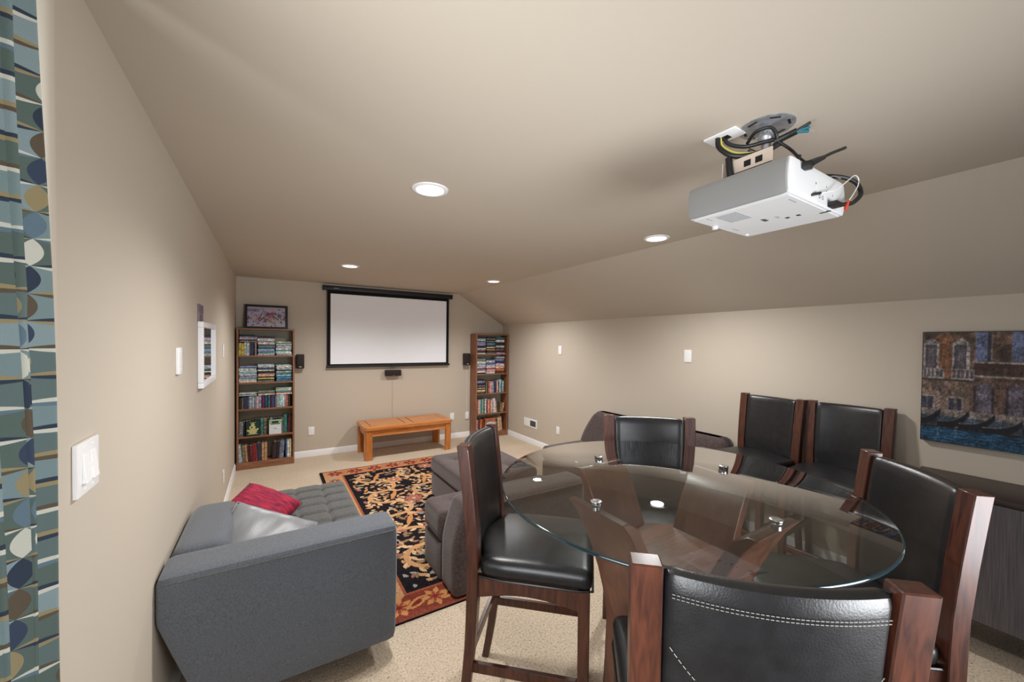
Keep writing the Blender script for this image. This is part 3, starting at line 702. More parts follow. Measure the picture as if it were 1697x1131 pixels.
b = B(); tube(b, [(-.03, -.05, .002), (-.028, -.052, -.012), (-.012, -.054, -.022), (.012, -.054, -.022), (.028, -.052, -.012), (.03, -.05, .002)], .003, 8, 6); obj('pull_handle', b, M_BLACK, bar)

# ------------------------------------------------------------------ bench
t = empty('wooden_bench', (1.70, 5.755, 0), 0, 'honey oak bench with chamfered square legs below the projection screen', 'bench')
hx, hy, zt = .635, .295, .455
def chamf_rect(hx, hy, c): return [(-hx + c, -hy), (hx - c, -hy), (hx, -hy + c), (hx, hy - c), (hx - c, hy), (-hx + c, hy), (-hx, hy - c), (-hx, -hy + c)]
b = B(); prism(b, chamf_rect(hx, hy, .035), 'z', zt - .045, zt); bevel(b, .009, 3, [e for e in b.edges if abs(e.verts[0].co.z - e.verts[1].co.z) < 1e-6 and e.verts[0].co.z > zt - .01]); top = obj('seat_frame', b, M_HONEY, t)
for (a0, a1) in ((-hx + .10, -.065), (-.055, .055), (.065, hx - .10)): obj('top_panel', rb(a0 + .003, a1 - .003, -hy + .085, hy - .085, zt - .004, zt + .0025, .0015, 1), M_HONEY, top)
for xg in (-hx + .10, -.06, .06, hx - .10): obj('groove', rb(xg - .004, xg + .004, -hy + .08, hy - .08, zt - .003, zt + .0012, .0004, 1), M_GROOVE, top)
for sx in (-1, 1):
    for sy in (-1, 1):
        b = B(); c = .024
        pts = [(sx * (hx - .012 - p), sy * (hy - .012 - q)) for p, q in ((0, c), (c, 0), (.095, 0), (.095, .03), (.03, .085), (0, .085))]
        prism(b, pts, 'z', 0, zt - .045); obj('leg', b, M_HONEY_V, t)
for sy in (-1, 1):
    obj('apron', rb(-hx + .10, hx - .10, sy * (hy - .035) - .01, sy * (hy - .035) + .01, zt - .13, zt - .046, .003, 1), M_HONEY, t)
    obj('apron_bead', rb(-hx + .105, hx - .105, sy * (hy - .031) - .011, sy * (hy - .031) + .011, zt - .132, zt - .12, .003, 1), M_HONEY, t)
for sx in (-1, 1): obj('apron', rb(sx * (hx - .035) - .01, sx * (hx - .035) + .01, -hy + .09, hy - .09, zt - .13, zt - .046, .003, 1), M_HONEY, t)

# ------------------------------------------------------------------ wall speakers with cords
def speaker(name, x, z0, z1, wd, dp, label, vertical=True):
    t = empty(name, (x, YB, z0), 0, label, 'speaker'); h = z1 - z0
    obj('cabinet', rb(-wd / 2, wd / 2, -dp, -.018, 0, h, .008, 3), M_BLACK, t)
    g = obj('grille', rb(-wd / 2 + .006, wd / 2 - .006, -dp - .006, -dp + .002, .006, h - .006, .004, 2), M_SPEAKER, t)
    if vertical: obj('badge', rb(-.016, .016, -dp - .0075, -dp - .005, .02, .027, .0005, 1), M_PLATE, g)
    else: obj('badge', rb(-.012, .012, -dp - .0075, -dp - .005, .01, .016, .0005, 1), M_PRINT, g)
    obj('wall_mount', rb(-.018, .018, -.02, -.001, h * .35, h * .65, .003, 1), M_BLACK, t)
    return t
speaker('wall_speaker', .337, 1.243, 1.436, .096, .10, 'dark brown speaker on the far wall right of the left bookcase')
speaker('wall_speaker', 2.832, 1.235, 1.436, .10, .11, 'black speaker on the far wall left of the right bookcase')
t = speaker('centre_speaker', 1.597, 1.096, 1.188, .24, .085, 'wide black centre speaker mounted below the projection screen', False)
def cord(name, pts, r, m, label):
    b = B(); tube(b, pts, r, 6); o = obj(name, b, m); tag(o, label, 'cord'); return o
cord('speaker_cord', [(1.60, YB - .004, 1.11), (1.602, YB - .004, .8), (1.606, YB - .004, .05)], .0035, M_PAINT, 'thin beige speaker cord running down the far wall behind the bench')
cord('speaker_cord', [(2.862, YB - .004, 1.25), (2.866, YB - .004, .9), (2.872, YB - .004, .40)], .003, M_WIRE, 'thin pale cord dropping from the black speaker beside right bookcase')

# ------------------------------------------------------------------ wall plates
def plate(name, loc, normal, w, h, label, cat, kind='blank', thick=.008):
    """local: plate lies in XZ, faces -Y; rotated so -Y -> normal"""
    rz = {'-y': 0, '+x': math.pi / 2, '-x': -math.pi / 2}[normal]
    t = empty(name, loc, rz, label, cat)
    p = obj('cover_plate', rb(-w / 2, w / 2, -thick, -.0005, -h / 2, h / 2, .003, 2), M_PLATE, t)
    def screw(x, z):
        b = B(); lathe(b, [(0, 0), (.0032, 0), (.003, .0012), (0, .0014)], n=10)
        b.transform(Matrix.Translation((x, -thick, z)) @ Matrix.Rotation(math.pi / 2, 4, 'X')); obj('screw', b, M_PLATE2, p)
    if kind == 'outlet':
        for z in (-.02, .02):
            s = obj('socket', rb(-.017, .017, -thick - .002, -thick + .001, z - .014, z + .014, .004, 2), M_PLATE2, t)
            for x in (-.006, .006): obj('slot', rb(x - .001, x + .001, -thick - .0026, -thick - .0015, z - .001, z + .008, .0002, 1), M_DARK, s)
        screw(0, 0)
    elif kind == 'blank': screw(0, h * .33); screw(0, -h * .33)
    elif kind == 'switch2':
        for x in (-.023, .023):
            b = B()
            prism(b, [(-thick, -.034), (-thick - .008, -.034), (-thick - .0015, .034), (-thick, .034)], 'x', x - .0165, x + .0165); bevel(b, .001, 1); obj('rocker', b, M_PLATE2, t)
            screw(x, h * .40); screw(x, -h * .40)
        obj('indicator_tab', rb(.001, .006, -thick - .009, -thick - .001, .0, .006, .0006, 1), M_PLATE2, t)
    return t
plate('light_switch', (XL, 1.333, 1.319), '+x', .132, .124, 'double white rocker light switch on the left wall beside the curtain', 'light switch', 'switch2', .010)
plate('jack_plate', (XL, 2.435, 1.522), '+x', .082, .128, 'white wall plate between the light switch and the mirror', 'wall plate', 'blank', .014)
plate('jack_plate', (XL, 4.50, 1.52), '+x', .075, .125, 'white wall plate between the mirror and the left bookcase', 'wall plate')
plate('wall_outlet', (XL, 4.52, .335), '+x', .075, .12, 'white outlet low on the left wall behind the grey sofa', 'outlet', 'outlet')
plate('wall_outlet', (.481, YB, .357), '-y', .074, .118, 'white outlet on the far wall between left bookcase and bench', 'outlet', 'outlet')
plate('wall_outlet', (2.60, YB, .37), '-y', .074, .118, 'white outlet on the far wall just right of the bench', 'outlet', 'outlet')
plate('wall_outlet', (2.874, YB, .365), '-y', .06, .12, 'white outlet plate half hidden by the right bookcase', 'outlet', 'outlet', .02)
plate('jack_plate', (XR, 4.449, 1.527), '-x', .075, .125, 'white wall plate on the right wall near the right bookcase', 'wall plate')
plate('jack_plate', (XR, 2.405, 1.512), '-x', .08, .125, 'white wall plate on the right wall above the far dining chair', 'wall plate')
plate('wall_outlet', (XR, 4.473, .348), '-x', .075, .112, 'white outlet on the right wall between vent and brown sofa', 'outlet', 'outlet')
t = empty('wall_vent', (XR, 5.187, .33), -math.pi / 2, 'white wall vent register low on the right wall near bookcase', 'vent')
obj('face_plate', rb(-.183, .183, -.008, -.0005, -.07, .07, .003, 2), M_PLATE, t)
obj('opening', rb(.0, .155, -.0085, -.004, -.045, .045, .0005, 1), M_DARK, t)
for k in range(6): obj('louvre', rb(.002, .153, -.012, -.0075, -.04 + k * .0165 - .0025, -.04 + k * .0165 + .0025, .0006, 1), M_PRINT, t)
for k in range(6): obj('louvre', rb(-.15, -.01, -.0105, -.0075, -.04 + k * .0165 - .0045, -.04 + k * .0165 + .0045, .0006, 1), M_PLATE, t)

# mirror and card on the left wall
t = empty('wall_mirror', (XL, 3.362, 1.322), math.pi / 2, 'white framed rectangular mirror on the left wall reflecting the bookcase', 'mirror')
mw, mh, fr = .648, .414, .034
for (a0, a1, c0, c1) in ((-mw / 2, mw / 2, 0, fr), (-mw / 2, mw / 2, mh - fr, mh), (-mw / 2, -mw / 2 + fr, fr, mh - fr), (mw / 2 - fr, mw / 2, fr, mh - fr)):
    obj('frame_bar', rb(a0, a1, -.03, -.001, c0, c1, .004, 2), M_FRAMEW, t)
obj('glass', rb(-mw / 2 + fr, mw / 2 - fr, -.016, -.010, fr, mh - fr, .0005, 1), M_MIRROR, t)
gx, gy = np.meshgrid(np.linspace(0, 1, 24), np.linspace(0, 1, 24))
ci = np.zeros((24, 24, 3)); ci[:] = (150, 128, 140); ci[(gy > .55)] = (112, 92, 110); ci[(np.abs(gx - .5) < .3) & (gy < .5)] = (86, 70, 84)
Mx = Matrix(((0, 0, 1, XL + .002), (1, 0, 0, 3.045), (0, 1, 0, 1.72), (0, 0, 0, 1)))
o = color_grid('photo_card', 24, 24, .20, .125, ci, .004, M_PHOTO, None, Mx); tag(o, 'small mauve photo card propped above the white framed mirror', 'photo')

# ------------------------------------------------------------------ gondola canvas on the right wall
def canvas_img(nx, ny, WM):
    img = np.zeros((ny, nx, 3)); v, u = np.meshgrid((np.arange(ny) + .5) / ny, (np.arange(nx) + .5) / nx * WM, indexing='ij')   # v from top
    n1 = RNG.normal(0, 1, (ny // 8 + 2, nx // 8 + 2)); big = np.kron(n1, np.ones((8, 8)))[:ny, :nx]
    for _ in range(3): big = (big + np.roll(big, 3, 0) + np.roll(big, 3, 1) + np.roll(big, -4, 0) + np.roll(big, -4, 1)) / 5
    wall = np.array([112, 84, 68]); img[:] = wall; img += big[..., None] * np.array([22, 17, 14])
    per = .40
    um = u % per
    def R(a0, a1, v0, v1, c, blend=1.0, uu=None):
        uu = um if uu is None else uu
        m = (uu > a0) & (uu < a1) & (v > v0) & (v < v1); img[m] = img[m] * (1 - blend) + np.array(c) * blend
    R(.055, .125, .02, .40, (150, 92, 52), .7); R(.29, .40, .42, .60, (138, 86, 60), .5)
    R(0, .2, .43, .72, (146, 120, 104), .75); R(.2, .4, .43, .72, (126, 100, 86), .6)
    R(.215, .40, .265, .37, (74, 48, 40), .85); R(.21, .4, .255, .268, (176, 164, 158)); R(.21, .4, .375, .392, (178, 164, 160)); R(0, .21, .425, .44, (74, 56, 46))
    for a in (.01, .135):
        R(a - .008, a + .062, .09, .33, (176, 168, 166)); R(a, a + .05, .11, .33, (84, 76, 84)); R(a + .012, a + .04, .15, .33, (112, 102, 108), .7)
        m = (np.abs(um - a - .027) < .038 * (1 - (.10 - v) / .05)) & (v > .05) & (v < .10); img[m] = (170, 160, 158)
        R(a - .01, a + .085, .325, .425, (168, 158, 158))
        for k in range(5): R(a - .004 + k * .018, a + .005 + k * .018, .335, .41, (96, 84, 86))
    for a in (.22, .352): R(a, a + .045, 0, .25, (112, 124, 164)); R(a + .045, a + .058, 0, .25, (66, 58, 72)); R(a + .058, a + .063, .02, .25, (180, 174, 176))
    for a in (.225, .345):
        m = (np.abs(um - a - .03) < .034) & (v > .44 + .05 * ((um - a - .03) / .034) ** 2) & (v < .70); img[m] = (112, 100, 116) + big[m][:, None] * 14
        m = (np.abs(np.abs(um - a - .03) - .034) < .004) & (v > .47) & (v < .70); img[m] = (66, 46, 60)
    for a in (0.0, .118): R(a - .004, a + .058, .575, .715, (172, 158, 150)); R(a, a + .05, .59, .70, (64, 64, 84)); R(a + .02, a + .024, .59, .70, (120, 116, 130))
    m = (np.abs(um - .072) < .006) & (v > .47) & (v < .74); img[m & ((v * 60 + um * 200) % 2 < 1)] = (206, 196, 190); img[m & ((v * 60 + um * 200) % 2 >= 1)] = (86, 60, 60)
    m = (np.abs(um - .145 + (v - .6) * -.03) < .003) & (v > .47) & (v < .80); img[m] = (150, 128, 100)
    R(0, 2, .70, .79, (158, 146, 140), .8); R(0, 2, .76, .84, (36, 70, 98), .75)
    for (a, b_, lo) in ((-.06, .085, .85), (.07, .20, .855), (.16, .30, .86), (.25, .41, .87)):
        s = (um - a) / (b_ - a); c0 = lo - .05 - .115 * np.clip(s, 0, 1) ** 3; m = (s > 0) & (s < 1) & (v > c0) & (v < np.minimum(lo, c0 + .055 + .03 * (1 - s))); img[m] = (24, 24, 34)
        m = (s > .0) & (s < 1) & (np.abs(v - c0) < .005); img[m] = (120, 112, 116)
    m = v > .865; img[m] = np.array([30, 84, 126]) + big[m][:, None] * np.array([10, 18, 24]); R(0, 2, .855, .88, (22, 36, 54), .8)
    st = (np.sin(v * 260 + big * 3 + u * 20) > .55) & m; img[st] = (52, 120, 160); st = (np.sin(v * 210 + big * 4 - u * 30) > .8) & m; img[st] = (22, 52, 84)
    for a in (.07, .145): R(a, a + .006, .87, .95, (120, 160, 184), .6)
    sm = img.copy()
    for dy, dx in ((1, 0), (-1, 0), (0, 1), (0, -1)): sm += np.roll(np.roll(img, dy, 0), dx, 1)
    img = sm / 5
    st2 = RNG.normal(0, 1, (ny, nx)); st2 = (st2 + np.roll(st2, 1, 0) + np.roll(st2, 2, 0) + np.roll(st2, 1, 1)) / 2
    st3 = np.kron(RNG.normal(0, 1, (ny // 5 + 1, nx // 4 + 1)), np.ones((5, 4)))[:ny, :nx]
    img = img * (1 + .13 * st2[..., None] + .10 * st3[..., None] + .14 * np.clip(big, -2, 2)[..., None])
    grey = img.mean(2, keepdims=True); img = grey + (img - grey) * .85
    return np.clip(img * .80, 6, 235)
CW, CH = 1.06, .687
t = empty('canvas_painting', (XR, .738 - CW / 2, 1.037), -math.pi / 2, 'canvas painting of gondolas before old palace fronts on the right wall', 'painting')
obj('stretcher', rb(-CW / 2, CW / 2, -.034, -.001, 0, CH, .002, 1), M_FRAMEB, t)
cv = canvas_img(300, 196, CW)[::-1]
Mx = Matrix.Translation((-CW / 2 + .004, -.0335, .004)) @ Matrix(((1, 0, 0, 0), (0, 0, -1, 0), (0, 1, 0, 0), (0, 0, 0, 1)))
color_grid('painted_face', 300, 196, CW - .008, CH - .008, cv, .002, M_CANVAS, t, Mx)

# ------------------------------------------------------------------ sideboard on the right wall
t = empty('sideboard', (3.35, .05, 0), 0, 'dark low sideboard with grained grey front under the gondola painting', 'sideboard')
obj('body', rb(-.215, .215, -.665, .665, .19, .835, .004, 1), M_CABTOP, t)
obj('top', rb(-.228, .222, -.68, .68, .835, .862, .004, 2), M_CABTOP, t)
for y0 in (-.66, -.2185, .223): obj('door', rb(-.226, -.214, y0, y0 + .437, .2, .828, .002, 1), M_CABINET, t)
for sx in (-.18, .18):
    for sy in (-.6, .6): obj('leg', rb(sx - .022, sx + .022, sy - .022, sy + .022, 0, .19, .003, 1), M_CABTOP, t)

# ------------------------------------------------------------------ curtain in the alcove opening
def curtain_mat():
    m, nt, p = newmat('curtain_weave')
    uv = N(nt, 'ShaderNodeUVMap'); uv.uv_map = 'UVMap'
    sep = N(nt, 'ShaderNodeSeparateXYZ'); nt.links.new(uv.outputs[0], sep.inputs[0])
    def math_(op, a, b=None, clamp=False):
        n = N(nt, 'ShaderNodeMath', _operation=op, _use_clamp=clamp)
        for i, x in enumerate((a, b)):
            if x is None: continue
            if isinstance(x, (int, float)): n.inputs[i].default_value = x
            else: nt.links.new(x, n.inputs[i])
        return n.outputs[0]
    P = 0.0535
    u = math_('ADD', math_('DIVIDE', sep.outputs[0], P * 2.4), 0.62); v = math_('DIVIDE', sep.outputs[1], P)
    fu = math_('SUBTRACT', math_('FRACT', u), 0.5); fv = math_('SUBTRACT', math_('FRACT', v), 0.5)       # cell-centred
    iu = math_('FLOOR', u); iv = math_('FLOOR', v)
    ru = math_('ROUND', u); rv = math_('ROUND', v)
    du = math_('ABSOLUTE', math_('SUBTRACT', u, ru)); dv = math_('ABSOLUTE', math_('SUBTRACT', v, rv))
    # petals on the vertical and horizontal edges of the grid
    wv = math_('MULTIPLY', math_('SUBTRACT', 1.0, math_('POWER', math_('MULTIPLY', math_('ABSOLUTE', fv), 2.0), 2.0)), 0.125)
    mv = math_('LESS_THAN', du, wv)
    wh = math_('MULTIPLY', math_('SUBTRACT', 1.0, math_('POWER', math_('MULTIPLY', math_('ABSOLUTE', fu), 2.0), 2.0)), 0.16)
    mh = math_('LESS_THAN', dv, wh)
    def rnd(a, b, s):
        c = N(nt, 'ShaderNodeCombineXYZ'); nt.links.new(a, c.inputs[0]); nt.links.new(b, c.inputs[1]); c.inputs[2].default_value = s
        w_ = N(nt, 'ShaderNodeTexWhiteNoise', _noise_dimensions='3D'); nt.links.new(c.outputs[0], w_.inputs['Vector']); return w_.outputs['Value']
    def ramp(x, cols):
        r = N(nt, 'ShaderNodeValToRGB'); r.color_ramp.interpolation = 'CONSTANT'; nt.links.new(x, r.inputs[0])
        e = r.color_ramp.elements
        e[0].position = 0; e[0].color = cols[0]; e[1].position = 1 / len(cols); e[1].color = cols[1]
        for i in range(2, len(cols)): k = e.new(i / len(cols)); k.color = cols[i]
        return r.outputs[0]
    petals = [lin(44, 56, 74), lin(206, 205, 192), lin(98, 120, 134), lin(152, 138, 102), lin(52, 66, 88), lin(92, 80, 64)]
    # petal colour repeats down the cloth in a fixed order
    seq = math_('DIVIDE', math_('ADD', math_('FLOORED_MODULO', math_('ADD', iv, math_('MULTIPLY', ru, 2.0)), 6.0), 0.5), 6.0)
    seqh = math_('DIVIDE', math_('ADD', math_('FLOORED_MODULO', math_('ADD', rv, math_('MULTIPLY', iu, 3.0)), 6.0), 0.5), 6.0)
    cv = ramp(seq, petals)
    up_ = math_('GREATER_THAN', math_('SUBTRACT', v, rv), 0.0)
    ch1 = ramp(seqh, [petals[1], petals[3], petals[5], petals[1], petals[2], petals[0]])
    ch2 = ramp(seqh, [petals[5], petals[0], petals[3], petals[0], petals[1], petals[3]])
    mixh = N(nt, 'ShaderNodeMix', _data_type='RGBA'); nt.links.new(up_, mixh.inputs[0]); nt.links.new(ch1, mixh.inputs[6]); nt.links.new(ch2, mixh.inputs[7])
    base = ramp(rnd(iu, iv, 9.0), [lin(96, 114, 112), lin(122, 142, 144), lin(88, 104, 98), lin(136, 154, 158)])
    m1 = N(nt, 'ShaderNodeMix', _data_type='RGBA'); nt.links.new(mh, m1.inputs[0]); nt.links.new(base, m1.inputs[6]); nt.links.new(mixh.outputs[2], m1.inputs[7])
    m2 = N(nt, 'ShaderNodeMix', _data_type='RGBA'); nt.links.new(mv, m2.inputs[0]); nt.links.new(m1.outputs[2], m2.inputs[6]); nt.links.new(cv, m2.inputs[7])
    wv_ = N(nt, 'ShaderNodeTexNoise'); wv_.inputs['Scale'].default_value = 900; nt.links.new(uv.outputs[0], wv_.inputs['Vector'])
    ov = N(nt, 'ShaderNodeMix', _data_type='RGBA', _blend_type='OVERLAY'); ov.inputs[0].default_value = 0.35
    nt.links.new(m2.outputs[2], ov.inputs[6]); nt.links.new(wv_.outputs[0], ov.inputs[7])
    nt.links.new(ov.outputs[2], p.inputs['Base Color']); p.inputs['Roughness'].default_value = 0.85; p.inputs['Sheen Weight'].default_value = 0.1
    bp = N(nt, 'ShaderNodeBump'); bp.inputs['Strength'].default_value = 0.3; bp.inputs['Distance'].default_value = 0.001
    nt.links.new(wv_.outputs[0], bp.inputs['Height']); nt.links.new(bp.outputs[0], p.inputs['Normal'])
    return m
M_CURTAIN = curtain_mat()
def curtain():
    t = empty('curtain', (XL, 1.0, 0), 0, 'teal curtain with woven petal pattern hanging at the left edge', 'curtain')
    b = B(); uvl = b.loops.layers.uv.new('UVMap'); nu, nv = 120, 46
    g = []
    for j in range(nv + 1):
        z = .02 + (2.36 - .02) * j / nv; k = 1 - j / nv; rowv = []
        s = 0.0; prev = None
        for i in range(nu + 1):
            a = i / nu
            spread = .86 + .14 * k
            y = 1.135 + .012 * k - (1 - a) * .55 * spread
            amp = .032 + .012 * k
            ph = (1 - a) * 5.2 * 2 * math.pi + .35 + .2 * math.sin(3 * k + a * 4)
            x = XL - .034 + .016 * k + .020 * k * k + amp * math.cos(ph) + .006 * math.sin(9 * k + 5 * a)
            y += .018 * math.sin(ph * 1.0 + .6)
            p = Vector((x - XL, y - 1.0, z))
            if prev is not None: s += (p - prev).length
            prev = p; rowv.append((b.verts.new(p), s, z))
        g.append(rowv)
    for j in range(nv):
        for i in range(nu):
            q = (g[j][i], g[j][i + 1], g[j + 1][i + 1], g[j + 1][i])
            f = b.faces.new([x[0] for x in q])
            for lp, x in zip(f.loops, q): lp[uvl].uv = (x[1], x[2])
    me = bpy.data.meshes.new('drape'); b.to_mesh(me); b.free()
    o = obj('drape', me, M_CURTAIN, t, smooth=60)
    sm = o.modifiers.new('cloth_thickness', 'SOLIDIFY'); sm.thickness = .002
    b = B(); tube(b, [(-.075, -.9, 2.385), (-.075, .16, 2.385)], .012, 12); obj('rod', b, M_GALV, t)
    for k in range(5):
        b = B(); y = -.40 + k * .13; tube(b, [(-.075 + .018 * math.cos(q / 10 * 2 * math.pi), y, 2.385 + .018 * math.sin(q / 10 * 2 * math.pi)) for q in range(10)], .002, 6, closed=True); obj('ring', b, M_GALV, t)
    for y in (-.85, .12): obj('rod_bracket', rb(-.615, -.065, y - .008, y + .008, 2.372, 2.38, .002, 1), M_GALV, t)
curtain()

# ------------------------------------------------------------------ grey sofa
def sofa_grey():
    t = empty('grey_sofa', (.08, 2.8, 0), 0, 'charcoal grey fabric chaise sofa with tufted seat along the left wall', 'sofa')
    X = lambda x: x - .08
    Y = lambda y: y - 2.8
    XW = XL + .004
    # near arm: tall slab whose back edge leans away from the wall towards the floor
    def arm_disp(p):
        x, y, z = p
        k = max(0, (.52 - z) / .42)
        if x < X(-.05): x += .14 * k * min(1, (X(-.05) - x) / .33) ** .8
        y += (-.02 * (z - .1) / .6) + .012 * math.sin(max(0, min(1, (z - .1) / .6)) * math.pi) * -1
        return (x, y, z)
    obj('arm', padded(X(XW), X(.549), Y(1.985), Y(2.20), .095, .702, .03, 26, 8, 16, arm_disp), M_GREY, t)
    # top seams of the arm
    b = B(); tube(b, [(X(XW + .02), Y(1.968), .672), (X(.08), Y(1.963), .674), (X(.53), Y(1.966), .673)], .0035, 6); obj('arm_seam', b, M_GREY_T, t)
    # back along the wall, leaning
    def back_disp(p):
        x, y, z = p
        k = max(0, (.52 - z) / .42)
        x += .14 * k * (1 if x < X(-.2) else .4)
        if y > Y(2.6): z -= .05 * ((y - Y(2.6)) / .3) ** 2 * (1 if z > .4 else 0)
        return (x, y, z)
    obj('back', padded(X(XW), X(-.165), Y(2.19), Y(2.885), .095, .70, .055, 10, 20, 14, back_disp), M_GREY, t)
    # base
    obj('base', padded(X(-.23), X(.535), Y(2.2), Y(3.60), .095, .30, .02, 14, 20, 5), M_GREY, t)
    # tufted seat
    def seat_disp(p):
        x, y, z = p
        if z > .36:
            gx = (x - X(.535)) / .185; gy = (y - Y(3.60)) / .155
            dx = abs(gx - round(gx)) * .185; dy = abs(gy - round(gy)) * .155
            edge = min(x - X(-.23), X(.535) - x, y - Y(2.2), Y(3.6) - y)
            s = min(1, max(0, edge) / .05)
            z -= s * (.016 * math.exp(-(dx / .016) ** 2) + .016 * math.exp(-(dy / .016) ** 2) - .008)
        return (x, y, z)
    obj('seat', padded(X(-.23), X(.535), Y(2.2), Y(3.60), .285, .43, .04, 70, 110, 6, seat_disp), M_GREY_T, t)
    for x, y in ((-.15, 2.10), (.42, 2.25), (.42, 3.45), (-.15, 3.5), (-.15, 2.75)):
        b = B(); lathe(b, [(0, 0), (.018, 0), (.027, .10), (0, .10)], n=14); b.transform(Matrix.Translation((X(x), Y(y), .013 if x > .45 and False else 0))); obj('leg', b, M_ESPRESSO, t)
sofa_grey()

def pillow(name, sx, sy, thick, loc, rot, m, label, pipe_m, crease=0.0, seed=1):
    t = empty(name, loc, 0, label, 'pillow'); t.rotation_euler = rot
    n = 26; b = B(); rr = random.Random(seed); gs = []
    for s in (1, -1):
        g = []
        for i in range(n + 1):
            r_ = []
            for j in range(n + 1):
                u, v = -1 + 2 * i / n, -1 + 2 * j / n
                e = (max(0, 1 - u ** 4) * max(0, 1 - v ** 4)) ** .55
                k = 1 - .06 * (1 - abs(u)) ** 1 * 0 - .05 * math.cos(u * math.pi / 2) * abs(v) ** 6 - .05 * math.cos(v * math.pi / 2) * abs(u) ** 6
                z = s * thick / 2 * e * (1 + crease * math.sin(5 * u + 3 * v + seed) * .5 + crease * .35 * math.sin(13 * u - 4 * v))
                r_.append(b.verts.new((u * sx / 2 * k, v * sy / 2 * k, z)))
            g.append(r_)
        for i in range(n):
            for j in range(n): b.faces.new((g[i][j], g[i + 1][j], g[i + 1][j + 1], g[i][j + 1]))
    bmesh.ops.remove_doubles(b, verts=b.verts, dist=1e-4)
    obj('pillow_cover', b, m, t, smooth=60)
    b = B(); pts = []
    for k in range(80):
        a = k / 80 * 4; s_, f_ = int(a), a % 1; q = -1 + 2 * f_
        u, v = ((q, -1), (1, q), (-q, 1), (-1, -q))[s_]
        kk = 1 - .05 * math.cos(u * math.pi / 2) * abs(v) ** 6 - .05 * math.cos(v * math.pi / 2) * abs(u) ** 6
        pts.append((u * sx / 2 * kk, v * sy / 2 * kk, 0))
    tube(b, pts, .005, 6, closed=True); obj('piping', b, pipe_m, t, smooth=60)
    return t
pillow('throw_pillow', .44, .33, .13, (-.035, 2.47, .548), (math.radians(34), math.radians(22), math.radians(-16)), M_SILVER, 'silver grey satin throw pillow behind the arm of the grey sofa', M_SILVER, .10, 3)
pillow('throw_pillow', .36, .34, .13, (-.055, 2.90, .56), (math.radians(14), math.radians(24), math.radians(-25)), M_CRIMSON, 'crimson and purple woven throw pillow on the grey sofa', M_ESPRESSO, .08, 5)

# ------------------------------------------------------------------ brown seating
def tuft(buttons, r=.05, d=.02, zmin=.3):
    def f(p):
        x, y, z = p
        if z > zmin:
            for bx, by in buttons:
                q = math.hypot(x - bx, y - by)
                z -= d * math.exp(-(q / r) ** 1.4)
        return (x, y, z)
    return f
t = empty('tufted_ottoman', (1.82, 3.50, 0), 0, 'brown tufted square ottoman standing on the rug beyond the table', 'ottoman')
obj('base', padded(-.375, .375, -.445, .445, .014, .25, .02, 10, 10, 4), M_BROWN, t)
bt = [(-.19, -.22), (.19, -.22), (-.19, .22), (.19, .22), (0, 0)]
lid = obj('lid_cushion', padded(-.385, .385, -.455, .455, .252, .425, .045, 40, 46, 8, tuft(bt, .06, .03)), M_BROWN, t)
for bx, by in bt:
    b = B(); lathe(b, [(0, .006), (.008, .004), (.011, 0), (.008, -.003), (0, -.003)], n=12); b.transform(Matrix.Translation((bx, by, .396))); obj('button', b, M_BROWN, lid)

t = empty('brown_chaise', (1.52, 2.5, 0), 0, 'brown fabric chaise seat with side bolster, behind the left dining chair', 'chaise')
obj('base', padded(-.555, .53, -.05, .275, .014, .27, .02, 14, 8, 4), M_BROWN, t)
bt = [(-.36, .12), (0, .12), (.34, .12)]
cu = obj('seat_cushion', padded(-.56, .53, -.06, .285, .272, .475, .05, 60, 26, 8, tuft(bt, .05, .03)), M_BROWN, t)
for bx, by in bt:
    b = B(); lathe(b, [(0, .006), (.008, .004), (.011, 0), (.008, -.003), (0, -.003)], n=12); b.transform(Matrix.Translation((bx, by, .446))); obj('button', b, M_BROWN, cu)
def bol(p):
    x, y, z = p
    if x < -.2: x += .085 * max(0, (z - .30) / .3) ** 1.6 * max(0, (-.2 - x) / .35)
    return (x, y, z + .012 * math.cos(min(1, abs(y + .16) / .12) * math.pi / 2) * (1 if z > .5 else 0))
obj('bolster', padded(-.553, .53, -.282, -.052, .014, .592, .04, 36, 12, 20, bol), M_BROWN, t)
b = B(); tube(b, [(-.40, -.284, .565), (0, -.284, .565), (.50, -.284, .565)], .0045, 6); obj('seam', b, M_BROWN, t)

t = empty('brown_sofa', (3.1, 2.8, 0), 0, 'brown tufted sofa against the right wall, behind the far dining chair', 'sofa')
obj('base', padded(-.39, .40, -.66, .885, .014, .26, .02, 10, 16, 4), M_BROWN, t)
bt = [(-.2, .6), (-.2, .2), (-.2, -.2), (.05, .4), (.05, 0)]
cu = obj('seat_cushion', padded(-.40, .20, -.66, .89, .262, .425, .045, 30, 60, 7, tuft(bt, .05, .025)), M_BROWN, t)
for bx, by in bt:
    b = B(); lathe(b, [(0, .006), (.008, .004), (.011, 0), (.008, -.003), (0, -.003)], n=12); b.transform(Matrix.Translation((bx, by, .404))); obj('button', b, M_BROWN, cu)
def bk(p):
    x, y, z = p
    k = max(0, (z - .42) / .38)
    x += .10 * k * (1 if x < .3 else .1)
    if y > .3: y -= .17 * max(0, (y - .3) / .59) * k ** 1.6
    for by in (.45, .05, -.35):
        q = math.hypot(y - by, z - .64); x += (.03 * math.exp(-(q / .045) ** 1.4) if x < .32 else 0)
    return (x, y, z)
obj('back', padded(.17, .44, -.91, .89, .10, .80, .07, 10, 60, 22, bk), M_BROWN, t)
for by in (.45, .05, -.35):
    b = B(); lathe(b, [(0, .006), (.009, .004), (.012, 0), (0, -.003)], n=12); b.transform(Matrix.Translation((.255, by, .64)) @ Matrix.Rotation(-math.pi / 2, 4, 'Y')); obj('button', b, M_BROWN, t)
